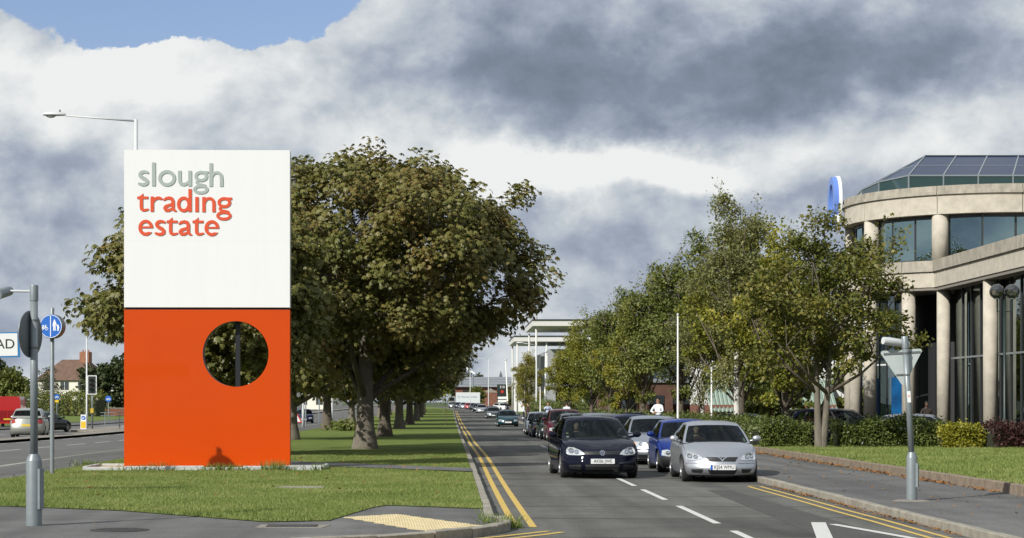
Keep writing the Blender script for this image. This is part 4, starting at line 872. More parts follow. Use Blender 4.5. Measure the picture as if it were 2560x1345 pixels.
RT = [('r1', 'young_tree', 'open-crowned young tree with forked pale trunk in the office hedge', 11.55, 59.8, 1.0, 0.),
      ('r3', 'broadleaf_tree', 'broad olive green tree standing just behind the forked tree', 12.2, 70.0, .96, 1.2),
      ('b1', 'birch_tree', 'tallest silvery birch with white trunk rising above the other pavement trees', 11.3, 75.5, 1.10, 2.0),
      ('r3', 'broadleaf_tree', 'yellow-green tree beside the tall birch', 12.6, 83, 1.1, 4.4),
      ('b1', 'birch_tree', 'pale drooping birch with white trunk behind the white flagpole', 11.6, 88, .82, 3.1),
      ('r2', 'alder_tree', 'dark green tree with windblown tip between birch and hornbeams', 11.7, 98, 1.2, .0),
      ('r2', 'alder_tree', 'dark green tree with feathery leaning leaders in the pavement row', 10.9, 109, 1.1, .4),
      ('r3', 'broadleaf_tree', 'bushy green tree with low crown in the middle of the pavement row', 10.4, 113, .86, .7),
      ('r2', 'alder_tree', 'slim dark tree with bent tip towards the far end of the pavement row', 10.3, 124, 1.05, .2),
      ('r3', 'broadleaf_tree', 'rounded tree with reddish tinge near the end of the pavement row', 9.7, 131, .93, 3.3),
      ('r3', 'broadleaf_tree', 'last bushy tree of the pavement row nearest the canopy building', 9.1, 146, .82, 5.0)]
for k, nm, lab, x, y, s, rz in RT: plant(k, nm, lab, x, y, zr(y) + RZ, s, rz)
plant('b2', 'birch_tree', 'slender yellowing birch beside the white flagpoles', 7.95, 205, zr(205) + .14, 1.0, 0); plant('b2', 'birch_tree', 'slender yellowing birch standing close behind another by the far lawn', 9.0, 212, zr(212) + .14, .95, 2.)
# background trees
tree_model('f1', 31, .6, 8.5, 4.2, .3, 60, 5000, L_FAR, .6, M_BARK, 'dome', False, 1.2, nb=6, twigs=12, bumps=.25)
tree_model('f2', 32, .5, 7.0, 3.2, .25, 45, 4000, L_DARKG, .5, M_BARK, 'oval', False, 1.1, nb=6, twigs=12, bumps=.3)
for i, (x, y, s, k, lab) in enumerate(((-62, 270, .95, 'f2', 'dark evergreen tree by the left house behind the street name board'), (-71, 290, 1.0, 'f1', 'dark leafy tree at the left end of the house row'), (-44.5, 255, .92, 'f1', 'round leafy tree in front of the white house wall'), (-37, 300, 1.05, 'f1', 'leafy tree right of the white house'), (-30, 330, 1.0, 'f2', 'small dark tree by the low garden wall'))):
    plant(k, 'garden_tree', lab, x, y, zr(y) + .1, s, i * 1.3)
for i, x in enumerate((-120, -98, -24, -15, -90, -8, 2, 9, 14, 27, 33, 40, 47, 55)): 
    y = 640 + (i * 37) % 150; plant('f1', 'distant_tree', 'distant tree on the skyline beyond the end of the road', x, y, zr(y) + 2., 1.0 + .25 * math.sin(i * 2.1), i, 'trees on the skyline')
for i, (x, y) in enumerate(((20, 118), (26, 128), (33, 120), (14.5, 178), (18, 190))): plant('f2', 'car_park_tree', ORD[i] + ' dark tree along the back of the car park, counted from the green shed', x, y, zr(y) + .05, .8, i, 'trees at the back of the car park')
plant('f2', 'entrance_tree', 'green tree before the brick offices at the bend', 6.6, 485, .5, .75, 0); plant('f2', 'entrance_tree', 'smaller green tree beside the dark company board', 14.3, 470, .5, .6, 2)
# bare-looking shrubby tree left
tree_model('tw', 33, 1.2, 6.2, 2.2, .12, 40, 1500, L_FAR, .22, M_BARK, 'oval', False, .8, nb=14, twigs=40, bumps=.3, inner=.2)
plant('tw', 'thin_tree', 'half bare twiggy tree by the left house', -53.5, 255, zr(255) + .1, 1.05, 0)

def leaf_block(name, label, cat, path, w, h, n, leaf, size, z0, parent=None, seed=1, group=None, dark=(.02, .025, .01)):
    """clipped hedge: plain dark box core with leaves over and through its surface; path = ground polyline"""
    rg = np.random.default_rng(seed); t = thing(name, label, cat, (path[0][0], path[0][1], 0), 0, group); ox, oy = path[0]
    seg = [(Vector(a), Vector(b)) for a, b in zip(path[:-1], path[1:])]; L = [(b - a).length for a, b in seg]; tot = sum(L); P = []; O = []
    core = MB()
    for (a, b), l in zip(seg, L):
        d = (b - a).normalized(); nn = Vector((-d.y, d.x)); k = int(n * l / tot); u = rg.uniform(-.02, 1.02, k); fc = rg.uniform(0, 1, k); s = rg.uniform(-1, 1, k); zz = rg.uniform(.0, 1, k)
        ph = a.x + a.y; hv = h * (.97 + .10 * np.sin(u * l * 1.9 + ph) + .08 * np.sin(u * l * 5.3 + ph * 2) + .07 * np.sin(u * l * 11 + s * 4)); wv = w * (1 + .14 * np.sin(u * l * 2.7 + 1 + ph + zz * 3) + .08 * np.sin(u * l * 8 + zz * 7))
        topm = fc < .38; lat = np.where(topm, s * wv / 2, np.sign(s) * wv / 2 * (1 - .25 * zz ** 3)); z = np.where(topm, hv * (1 - .18 * np.abs(s) ** 3), zz * hv * .98)
        jit = rg.normal(0, .07, (k, 3)); x = a.x + d.x * u * l + nn.x * lat - ox; y = a.y + d.y * u * l + nn.y * lat - oy
        P.append(np.column_stack([x, y, z + z0]) + jit); O.append(np.column_stack([np.where(topm, 0, np.sign(s)) * nn.x, np.where(topm, 0, np.sign(s)) * nn.y, np.where(topm, 1., .15)]))
        q = [a + nn * w * .34, a - nn * w * .34, b - nn * w * .34, b + nn * w * .34]; core.prism([(p.x - ox, p.y - oy) for p in q], z0 - .1, z0 + h * .74)
    P = np.vstack(P); O = unit(np.vstack(O)); V = leaves_simple(rg, P, O, size, .1)
    core.build('stems', pm('hedge_core', dark, .95, var=.3, scale=6), t); link('foliage', fast_mesh('foliage', V, np.arange(len(V)).reshape(-1, 4), leaf), t); return t  # the core object is a solid dark box filling the inside
hz = .16
leaf_block('hedge', 'clipped green hedge running along the pavement behind the parked cars', 'hedge', [(10.6, 62.5), (10.7, 72), (10.9, 90)], 1.5, .86, 16000, L_HEDGE, .085, hz, seed=2)
leaf_block('hedge', 'clipped green hedge left of the forked tree beside the lawn', 'hedge', [(9.95, 61.2), (11.4, 61.0)], 1.3, .88, 10000, L_HEDGE, .075, hz, seed=3)
leaf_block('hedge', 'clipped green hedge right of the forked tree above the lawn', 'hedge', [(12.25, 61.0), (15.55, 60.8)], 1.3, .88, 15000, L_HEDGE, .078, hz, seed=4)
leaf_block('golden_shrub', 'golden yellow-leaved shrub between green hedge and purple bush', 'shrub', [(15.25, 59.9), (16.5, 59.9)], 1.1, .68, 6000, L_YEL, .085, hz, seed=5)
leaf_block('purple_bush', 'dark purple bush at the end of the hedge above the lawn', 'shrub', [(16.6, 59.3), (18.4, 59.4), (19.5, 59.6)], 1.5, .74, 9000, L_PURP, .075, hz, seed=6)
leaf_block('far_hedge', 'rounded green hedge by the people on the far pavement', 'hedge', [(7.9, 178), (8.6, 174), (12.0, 165)], 1.8, 1.75, 9000, L_HEDGE, .13, zr(175) + .1, seed=7)
leaf_block('far_hedge', 'long low hedge beneath the middle trees of the pavement row', 'hedge', [(10.2, 150), (10.6, 120), (11.0, 95)], 1.4, 1.1, 9000, L_HEDGE, .13, zr(120) + .1, seed=8)
leaf_block('dark_hedge', 'tall dark hedge in front of the white houses', 'hedge', [(-56, 245), (-46, 235), (-41.5, 228)], 1.6, 2.6, 8000, L_DARKG, .22, zr(240) + .1, seed=9)
rg = np.random.default_rng(3); Pq = rg.normal(0, 1, (420, 3)) * np.array([.55, .25, .2]) + np.array([0, 0, .25]); wd_ = thing('weed_patch', 'leafy weeds growing at the foot of an avenue trunk', 'plant', (-6.3, 117, zr(117) + GZ)); link('foliage', fast_mesh('foliage', leaves_simple(rg, Pq, unit(Pq), .2), np.arange(1680).reshape(-1, 4), L_DARKG), wd_)
# ------------------------------------------------------------------ cars
def paint(name, col, metal=0., rough=.35): return pm('paint_' + name, col, rough, metal, spec=.0 if sum(col) < .1 else .15, coat=.6 if metal < .6 else .35, croug=.04 if metal < .6 else .16)
P_BLACK = paint('black', (.004, .005, .014)); P_SILV = paint('silver', (.50, .52, .55), .85, .40); P_SILV2 = paint('silver2', (.46, .49, .53), .92, .30)
P_BLUE = paint('blue', (.005, .022, .15)); P_TEAL = paint('teal', (.005, .045, .06), .3); P_MAR = paint('maroon', (.075, .008, .018), .2); P_NAVY = paint('navy', (.010, .014, .045), .2)
P_GREY = paint('grey', (.10, .11, .12), .5); P_DGRN = paint('dark_green', (.01, .02, .018), .2); P_RED = paint('red', (.42, .02, .02)); P_CHAMP = paint('champagne', (.46, .47, .42), .7, .38); P_WHT = paint('white', (.70, .71, .70)); P_DRED = paint('dark_red', (.22, .01, .012))
M_TYRE = pm('tyre', (.018, .018, .018), .8); M_RIM = pm('rim', (.42, .43, .44), .32, .8); M_PLAS = pm('black_plastic', (.016, .017, .018), .55); M_CHROME = pm('chrome', (.7, .7, .72), .12, 1.)
M_INT = pm('car_interior', (.012, .013, .015), .8); M_SEAT = pm('seat_fabric', (.022, .023, .026), .85)
M_LAMP = pm('headlamp', (.72, .75, .77), .12, .35, col2=(.38, .41, .44), scale=28, coat=1., croug=.01); M_LAMPR = pm('lamp_reflector', (.75, .77, .80), .08, .95); M_LAMPD = pm('lamp_bezel', (.14, .15, .17), .2, .5)
M_AMB = pm('indicator', (.55, .17, .02), .2, coat=1.); M_TAIL = pm('tail_lamp', (.30, .012, .012), .2, coat=1.); M_PLW = pm('plate_white', (.72, .73, .72), .5); M_PLY = pm('plate_yellow', (.66, .46, .03), .5)
G_CAR = glassmat('car_glass', (.42, .50, .48), (.5, .54, .56), .03, .7); G_SIDE = glassmat('car_side_glass', (.30, .36, .35), (.8, .85, .85), .04, .8)

def boxgrid(xs, ys, ts, mp):
    """surface of a box whose grid lines are bent by mp; faces come with side name and cell"""
    ids = {}; V = []; F = []
    def v(i, j, k):
        if (i, j, k) not in ids: ids[(i, j, k)] = len(V); V.append(mp(xs[i], ys[j], ts[k]))
        return ids[(i, j, k)]
    nx, ny, nt = len(xs) - 1, len(ys) - 1, len(ts) - 1
    for i in range(nx):
        for k in range(nt):
            F.append(((v(i, 0, k), v(i + 1, 0, k), v(i + 1, 0, k + 1), v(i, 0, k + 1)), 'front', (i, 0, k))); F.append(((v(i + 1, ny, k), v(i, ny, k), v(i, ny, k + 1), v(i + 1, ny, k + 1)), 'rear', (i, ny, k)))
    for j in range(ny):
        for k in range(nt):
            F.append(((v(0, j + 1, k), v(0, j, k), v(0, j, k + 1), v(0, j + 1, k + 1)), 'left', (0, j, k))); F.append(((v(nx, j, k), v(nx, j + 1, k), v(nx, j + 1, k + 1), v(nx, j, k + 1)), 'right', (nx, j, k)))
    for i in range(nx):
        for j in range(ny):
            F.append(((v(i, j, nt), v(i + 1, j, nt), v(i + 1, j + 1, nt), v(i, j + 1, nt)), 'top', (i, j, nt))); F.append(((v(i, j + 1, 0), v(i + 1, j + 1, 0), v(i + 1, j, 0), v(i, j, 0)), 'bottom', (i, j, 0)))
    return V, F
def lin(pts, x, smooth=False):
    for (a, b), (c, d) in zip(pts[:-1], pts[1:]):
        if x <= c:
            t = min(1, max(0, (x - a) / (c - a))); t = t * t * (3 - 2 * t) if smooth else t; return b + (d - b) * t
    return pts[-1][1]
def submesh(name, V, faces, mats, mi=None, ang=38):
    used = {}; vv = []; ff = []
    for f in faces:
        q = []
        for i in f:
            if i not in used: used[i] = len(vv); vv.append(V[i])
            q.append(used[i])
        ff.append(q)
    m = MB().add(vv, ff); m.mi = mi or [0] * len(ff); return m.mesh(name, mats, ang=ang)
def wheel_meshes(r, w, spokes):
    t = MB().lathe([(r * .66, -w / 2), (r * .80, -w / 2 - .006), (r * .95, -w / 2 + .01), (r, -w / 2 + .035), (r, w / 2 - .035), (r * .95, w / 2 - .01), (r * .80, w / 2 + .006), (r * .66, w / 2)], n=28, axis='x', cap=True).mesh('wheel', M_TYRE, ang=35)
    m = MB().lathe([(r * .66, .0), (r * .66, w / 2 + .012), (r * .61, w / 2 + .010), (r * .57, w / 2 - .03)], n=28, axis='x', cap=False)
    m.lathe([(.0, w / 2 + .004), (r * .17, w / 2 + .004), (r * .19, w / 2 - .02)], n=12, axis='x', cap=False)
    for k in range(spokes):
        a = 2 * math.pi * k / spokes; M_ = Matrix.Rotation(a, 4, 'X'); q = MB().box(w / 2 - .02, w / 2 + .002, -r * .09, r * .09, r * .12, r * .62); q.xf(M_); m.v_off = len(m.v); m.add(q.v, q.f)
    m.lathe([(r * .60, w / 2 - .05), (0.001, w / 2 - .05)], n=20, axis='x', cap=False, mi=1)
    return t, m.mesh('rim', [M_RIM, M_PLAS], ang=35)
CARS = {}
def car_model(key, L, W, H, wb, fo, rw, zn, yc, zc, yr, yre, yrb, zbr, ztail, zb=.13, spokes=6, face=None, doors=5, black_bumper=False, bow=.30, rail=None, mid=None, roofw=.70):
    hw = W / 2
    tops = [(0, zn), (.10, zn + .035), (yc * .5, zn + (zc - zn) * .62), (yc, zc), (L * .5, zc + .02), (yrb, zbr), (L, ztail)]
    def zt(y): return lin(tops, y)
    sd = [(0, .91), (.12, .955), (.30, .99), (.5, 1.0), (.72, .985), (.9, .955), (1, .915)]
    nose = [(0, .13), (.12, .05), (.28, .0), (.45, .0), (.58, .03), (.72, .05), (.9, .085), (1, .15)]
    tail = [(0, .10), (.15, .02), (.4, .0), (.6, .03), (1, .10)]
    def half(fy, t):
        y = fy * L; p = 1 - .13 * max(0, (.85 - y) / .85) ** 2 - .11 * max(0, (y - L + .7) / .7) ** 2
        return hw * p * lin(sd, t)
    def bmap(fx, fy, t):
        y = fy * L; a = abs(fx); fd = max(0, 1 - y / .9); rd = max(0, 1 - (L - y) / .8)
        x = fx * half(fy, t); z0 = zb + .05 * max(0, 1 - y / .5) ** 2 * 0 + .08 * rd * rd; z = z0 + t * (zt(y) - z0)
        z -= (.055 * a ** 3 + (.03 if a > .99 else 0)) * t ** 5
        y2 = y + (bow * a ** 2.6 + lin(nose, t)) * fd ** 1.4 - (.20 * a ** 2.6 + lin(tail, t)) * rd ** 1.4
        return (x, y2, z)
    def Ff(x, z):
        t = min(1, max(0, (z - zb) / (zn - zb))); a = min(1, abs(x) / half(0, t)); return bow * a ** 2.6 + lin(nose, t)
    def Fr(x, z):
        t = min(1, max(0, (z - zb - .08) / (ztail - zb - .08))); a = min(1, abs(x) / half(1, t)); return L - .20 * a ** 2.6 - lin(tail, t)
    xs = [-1, -.985, -.93, -.82, -.66, -.45, -.22, 0, .22, .45, .66, .82, .93, .985, 1]
    ys = [0, .012, .03, .055, .085, .12, .16, .20, .25, .31, .38, .45, .52, .59, .66, .72, .78, .83, .88, .92, .955, .98, 1]
    ts = [0, .06, .14, .24, .35, .46, .56, .66, .76, .85, .92, .97, 1]
    V, F = boxgrid(xs, ys, ts, bmap)
    me = bpy.data.meshes.new('tmp'); me.from_pydata(V, [], [f[0] for f in F]); ob = bpy.data.objects.new('tmp', me); C.objects.link(ob)
    cut = MB()
    for y in (fo, fo + wb):
        for s in (-1, 1): cut.lathe([(rw * 1.17, -.17), (rw * 1.17, .25)], (s * (hw - .06), y, rw * .98), 30, 'x') if s > 0 else cut.lathe([(rw * 1.17, -.25), (rw * 1.17, .17)], (s * (hw - .06), y, rw * .98), 30, 'x')
    co = cut.build('tmpcut', M_PLAS); mod = ob.modifiers.new('b', 'BOOLEAN'); mod.object = co; mod.operation = 'DIFFERENCE'; mod.solver = 'MANIFOLD'
    dg = bpy.context.evaluated_depsgraph_get(); em = bpy.data.meshes.new_from_object(ob.evaluated_get(dg)); bpy.data.objects.remove(ob); bpy.data.objects.remove(co)
    V = [tuple(v.co) for v in em.vertices]; groups = {'body': ([], []), 'bonnet': ([], []), 'front_bumper': ([], []), 'rear_bumper': ([], [])}
    ybon = yc + .06
    for p in em.polygons:
        c = p.center; n = p.normal; inside = n.z > .75 and c.y > yc + .05 and c.y < yrb + .02 and abs(c.x) < hw * .93 and c.z > zc - .15
        inarch = any(math.hypot(c.y - y, c.z - rw * .98) < rw * 1.16 for y in (fo, fo + wb)) and abs(c.x) < hw - .02
        g = 'body'
        if not inarch and not inside:
            if n.z > .45 and c.y < yc + .02 and abs(c.x) < hw * .78 and c.y > .14: g = 'bonnet'
            elif c.y < fo - rw * 1.1 and c.z < zn * .66 and n.y < .3: g = 'front_bumper'
            elif c.y > fo + wb + rw * 1.15 and c.z < ztail * .52: g = 'rear_bumper'
        groups[g][0].append(tuple(p.vertices)); groups[g][1].append(1 if (inside or inarch or c.z < zb + .03) else 0)
    parts = []
    for g, (fs, mi) in groups.items():
        if fs: parts.append((g, submesh(g, V, fs, [P_BLACK, M_INT], mi), 'plastic' if (black_bumper and 'bumper' in g) else 'paint', []))
    bpy.data.meshes.remove(em)
    # cabin
    def gmap(fx, fy, t):
        a = abs(fx); yf = yc + (yr - yc) * t; yb = yrb + (yre - yrb) * t; y = yf + (yb - yf) * fy
        w = hw * (.905 + (roofw - .905) * t ** 1.25) * (1 - .05 * fy ** 2) * (1 - .03 * (1 - fy) ** 3) - (.02 if t > .99 else 0)
        zbase = zt(yc + (yrb - yc) * fy) - .03; zrf = H - .060 * (1 - fy) ** 2.5 - .085 * fy ** 3
        z = zbase + (zrf - zbase) * t - .045 * a ** 3 * t ** 3
        return (fx * w, y + .17 * fx * fx * (1 - fy) ** 4 - .09 * fx * fx * fy ** 4, z)
    gx = [-1, -.935, -.7, -.35, 0, .35, .7, .935, 1]; b = .43 if doors == 5 else .50
    gy = [0, .055, .2, .31, b - .018, b + .018, .55, .68, .80, .835, .93, .965, 1]; gt = [0, .055, .22, .40, .58, .74, .885, .95, .985, 1]
    V, F = boxgrid(gx, gy, gt, gmap); wins = {}; shell = []
    for f, side, (i, j, k) in F:
        tin = 1 <= k <= 5
        if side == 'front' and tin and 1 <= i <= 6: wins.setdefault('windscreen', []).append(f); continue
        if side == 'rear' and tin and k >= 2 and 1 <= i <= 6: wins.setdefault('rear_window', []).append(f); continue
        if side in ('left', 'right') and tin:
            w = None
            if 1 <= j <= 3: w = 'a'
            elif 5 <= j <= 7: w = 'b'
            elif j == 9 and doors == 5: w = 'c'
            if w: wins.setdefault('side_window' + side + w, []).append(f); continue
        if side == 'bottom': continue
        shell.append((f, 1 if (side in ('left', 'right') and j in (4, 8) and tin) else 0))
    parts.append(('cabin', submesh('cabin', V, [s[0] for s in shell], [P_BLACK, M_PLAS], [s[1] for s in shell], 30), 'paint', []))
    for k, fs in wins.items(): parts.append(('side_window' if k.startswith('side') else k, submesh(k, V, fs, [G_SIDE if k.startswith('side') else G_CAR], None, 60), None, []))
    # wheels
    wt, wr = wheel_meshes(rw, .19, spokes)
    for y in (fo, fo + wb):
        for s in (-1, 1): parts.append(('wheel', wt, None, [('rim', wr, None)], (s * (hw - .128), y, rw), (0, 0, 0 if s > 0 else math.pi)))
    # mirrors
    for s in (-1, 1):
        m = MB().sphere((s * (hw + .075), yc + .42, zc + .065), .1, 12, 8, sc=(.95, .62, .68)); m.tube([(s * (hw * .88), yc + .48, zc + .0), (s * (hw + .04), yc + .44, zc + .03)], [.03, .025], 6); parts.append(('door_mirror', m.mesh('door_mirror', P_BLACK, True), 'paint', []))
    # inside
    m = MB()
    for s in (-1, 1): m.box(s * .36 - .23, s * .36 + .23, yr + .30, yr + .44, zc - .12, zc + .22, ch=.05); m.box(s * .36 - .11, s * .36 + .11, yr + .36, yr + .45, zc + .23, zc + .37, ch=.03)
    m.box(-.55, .55, yrb - .75, yrb - .62, zc - .1, zc + .16, ch=.04); parts.append(('seats', m.mesh('seats', M_SEAT), None, []))
    m = MB(); m.v = []; ring = [(-.36 + .175 * math.cos(2 * math.pi * k / 20), yc + .52 + .05 * math.sin(2 * math.pi * k / 20), zc + .02 + .155 * math.sin(2 * math.pi * k / 20)) for k in range(21)]; m.tube(ring, .015, 6, cap=False); m.tube([(-.36, yc + .3, zc - .05), (-.36, yc + .52, zc + .02)], .03, 6); parts.append(('steering_wheel', m.mesh('steering_wheel', M_PLAS, True), None, []))
    m = MB().box(-hw * .80, hw * .80, yc + .12, yc + .42, zc - .1, zc - .005, ch=.06); parts.append(('dashboard', m.mesh('dashboard', M_PLAS), None, []))
    yw = yc + .02
    for s in (-.45, .12): m = MB().tube([gmap(s, 0, .0), gmap(s + .22, 0, .04), gmap(s + .55, 0, .07)], .009, 4); m.v = [(p[0], p[1] - .012, p[2] + .006) for p in m.v]; parts.append(('wiper', m.mesh('wiper', M_PLAS), None, []))
    CARS[key] = dict(parts=parts, Ff=Ff, Fr=Fr, L=L, W=W, zn=zn, zc=zc, gmap=gmap, hw=hw, ztail=ztail, half=half)
    K = CARS[key]
    def fpatch(name, items, bb, mat, off=.006, step=.012, sub=None, mirror=False):
        """raised plate that follows the curve of the nose"""
        its = items
        if mirror: its = [(it[0], [(-p[0], p[1]) if len(p) == 2 else (-p[0], p[1], p[2]) for p in it[1]] if isinstance(it[1], list) else ((-it[1][0],) + tuple(it[1][1:]) if it[0] in ('d', 'r') else (-it[1][2], it[1][1], -it[1][0], it[1][3]))) for it in items]; bb = (-bb[2], bb[1], -bb[0], bb[3])
        o = glyph(its, bb, step, lambda x, z, h: (x, Ff(x, z) - (off if h else -.01), z), 1, name, mat); me_ = o.data; bpy.data.objects.remove(o); return me_
    def rpatch(name, items, bb, mat, off=.006, step=.015):
        o = glyph(items, bb, step, lambda x, z, h: (x, Fr(x, z) + (off if h else -.01), z), 1, name, mat); me_ = o.data; bpy.data.objects.remove(o); return me_
    K['fpatch'] = fpatch; K['rpatch'] = rpatch
    if face: face(K, parts, fpatch, rpatch)
    return K
def mir_lamp(parts, fpatch, poly, refl, ring=.0, amber=None):
    bb = (min(p[0] for p in poly) - .02, min(p[1] for p in poly) - .02, max(p[0] for p in poly) + .02, max(p[1] for p in poly) + .02)
    for mirr in (False, True):
        subs = []
        for (cx, cz, r) in refl: subs.append(('reflector', fpatch('reflector', [('r', (cx, cz, r, r, r * .35))], (cx - r - .01, cz - r - .01, cx + r + .01, cz + r + .01), M_LAMPD, .012, .008, mirror=mirr), None)); subs.append(('reflector', fpatch('reflector', [('d', (cx, cz, r * .6, r * .6))], (cx - r, cz - r, cx + r, cz + r), M_LAMPR, .011, .008, mirror=mirr), None))
        if amber: subs.append(('indicator', fpatch('indicator', [('g', amber)], (min(p[0] for p in amber) - .01, min(p[1] for p in amber) - .01, max(p[0] for p in amber) + .01, max(p[1] for p in amber) + .01), M_AMB, .012, .01, mirror=mirr), None))
        parts.append(('headlight', fpatch('headlight', [('g', poly)], bb, M_LAMP, .008, .01, mirror=mirr), None, subs))
M_SLAT = pm('grille_slat', (.035, .036, .038), .4)
def grille(parts, fpatch, name, poly, nb, z0, z1, x1, mat=M_PLAS):
    bb = (min(p[0] for p in poly) - .02, min(p[1] for p in poly) - .02, max(p[0] for p in poly) + .02, max(p[1] for p in poly) + .02); subs = []
    for k in range(nb):
        z = z0 + (z1 - z0) * (k + .5) / nb; subs.append(('slat', fpatch('slat', [('b', (-x1, z - .006, x1, z + .006))], (-x1 - .02, z - .02, x1 + .02, z + .02), M_SLAT, .012, .01), None))
    parts.append((name, fpatch(name, [('g', poly)], bb, mat, .005, .012), None, subs))
def rear_face(K, parts, rpatch, z=None):
    zt_ = K['ztail']; hw = K['hw']
    for s in (-1, 1): parts.append(('tail_light', rpatch('tail_light', [('b', (min(s * hw * .62, s * hw * .88), zt_ - .24, max(s * hw * .62, s * hw * .88), zt_ - .02))], (min(s * hw * .6, s * hw * .9), zt_ - .26, max(s * hw * .6, s * hw * .9), zt_), M_TAIL), None, []))
    parts.append(('rear_plate', rpatch('rear_plate', [('b', (-.26, zt_ - .38, .26, zt_ - .27))], (-.28, zt_ - .4, .28, zt_ - .25), M_PLY, .01), None, []))
def face_golf(K, parts, fp, rp):
    mir_lamp(parts, fp, [(.385, .535), (.40, .565), (.47, .625), (.60, .685), (.71, .69), (.755, .64), (.765, .56), (.72, .52), (.50, .515)], [(.655, .61, .055), (.55, .585, .045)])
    grille(parts, fp, 'grille', [(-.39, .53), (.39, .53), (.41, .605), (-.41, .605)], 2, .54, .60, .37)
    em = [('r', (0, .568, .058, .058, .009)), ('p', [(-.022, .612, .006), (0, .578, .006), (.022, .612, .006)]), ('p', [(-.043, .598, .006), (-.02, .532, .006), (0, .566, .006), (.02, .532, .006), (.043, .598, .006)])]
    parts.append(('emblem', fp('emblem', em, (-.07, .50, .07, .635), M_CHROME, .022, .004), None, [('emblem_ground', fp('emblem_ground', [('d', (0, .568, .052, .052))], (-.07, .50, .07, .635), P_NAVY, .016, .006), None)]))
    grille(parts, fp, 'lower_grille', [(-.36, .20), (.36, .20), (.38, .315), (-.38, .315)], 4, .205, .31, .36)
    for s in (-1, 1): parts.append(('side_vent', fp('side_vent', [('g', [(.46, .20), (.70, .22), (.72, .30), (.46, .31)])], (.44, .18, .74, .33), M_PLAS, .004, .012, mirror=s < 0), None, []))
    rear_face(K, parts, rp)
def face_corsa(K, parts, fp, rp):
    mir_lamp(parts, fp, [(.365, .485), (.44, .555), (.55, .615), (.66, .625), (.715, .56), (.725, .49), (.68, .47), (.48, .465)], [(.645, .55, .05), (.535, .535, .042)])
    grille(parts, fp, 'grille', [(-.27, .445), (.27, .445), (.335, .535), (-.335, .535)], 2, .455, .525, .27)
    em = [('r', (0, .497, .036, .036, .007)), ('p', [(-.09, .535, .010), (-.03, .50, .012), (0, .452, .012), (.03, .50, .012), (.09, .535, .010)])]
    parts.append(('emblem', fp('emblem', em, (-.12, .42, .12, .56), M_CHROME, .02, .005), None, []))
    grille(parts, fp, 'lower_grille', [(-.25, .17), (.25, .17), (.31, .275), (-.31, .275)], 4, .175, .27, .26)
    for s in (-1, 1):
        parts.append(('fog_recess', fp('fog_recess', [('g', [(.42, .20), (.60, .205), (.64, .275), (.40, .29)])], (.38, .18, .66, .31), M_PLAS, .004, .012, mirror=s < 0), None, []))
        parts.append(('bumper_strip', fp('bumper_strip', [('b', (.33, .398, .74, .407))], (.31, .385, .76, .42), M_LAMPD, .004, .008, mirror=s < 0), None, []))
    rear_face(K, parts, rp)
def face_passat(K, parts, fp, rp):
    mir_lamp(parts, fp, [(.38, .50), (.39, .60), (.58, .625), (.76, .615), (.78, .51), (.60, .495)], [(.54, .56, .05), (.44, .555, .04)], amber=[(.67, .51), (.67, .61), (.76, .605), (.77, .52)])
    grille(parts, fp, 'grille', [(-.35, .50), (.35, .50), (.37, .61), (-.37, .61)], 3, .505, .605, .35)
    parts.append(('bumper_strip', fp('bumper_strip', [('b', (-.80, .405, .80, .435))], (-.82, .39, .82, .45), M_PLAS, .012, .012), None, []))
    grille(parts, fp, 'lower_grille', [(-.6, .18), (.6, .18), (.64, .285), (-.64, .285)], 3, .185, .28, .58); rear_face(K, parts, rp)
def face_plain(K, parts, fp, rp):
    zn = K['zn']; hw = K['hw']
    mir_lamp(parts, fp, [(hw * .50, zn - .20), (hw * .52, zn - .10), (hw * .72, zn - .05), (hw * .86, zn - .07), (hw * .88, zn - .19), (hw * .7, zn - .21)], [(hw * .70, zn - .13, .05)])
    grille(parts, fp, 'grille', [(-hw * .42, zn - .19), (hw * .42, zn - .19), (hw * .45, zn - .09), (-hw * .45, zn - .09)], 2, zn - .18, zn - .1, hw * .4)
    grille(parts, fp, 'lower_grille', [(-hw * .6, .18), (hw * .6, .18), (hw * .62, .29), (-hw * .62, .29)], 2, .19, .28, hw * .55); rear_face(K, parts, rp)
#            L     W     H     wb    fo   rw   zn    yc    zc    yr    yre   yrb   zbr   ztail
car_model('golf', 4.20, 1.76, 1.385, 2.58, .87, .295, .635, 1.10, .885, 1.90, 3.55, 4.06, .96, .88, face=face_golf, bow=.32)
car_model('corsa', 3.82, 1.62, 1.295, 2.49, .76, .275, .575, .95, .835, 1.70, 3.25, 3.72, .92, .86, face=face_corsa, bow=.34)
car_model('corsab', 3.73, 1.58, 1.30, 2.44, .74, .27, .60, .98, .84, 1.72, 3.15, 3.62, .90, .84, face=face_plain, doors=3, black_bumper=True, bow=.36)
car_model('saloon', 4.65, 1.74, 1.33, 2.70, .90, .29, .65, 1.25, .865, 2.05, 3.30, 3.95, .93, .90, face=face_passat, bow=.26)
car_model('hatch', 4.10, 1.70, 1.345, 2.55, .82, .285, .63, 1.05, .87, 1.80, 3.40, 3.96, .94, .88, face=face_plain, bow=.30)
car_model('mpv', 4.35, 1.76, 1.52, 2.70, .85, .295, .70, .95, .97, 1.75, 3.75, 4.25, 1.03, .95, face=face_plain, bow=.30, roofw=.74)
CARGROUP = {}
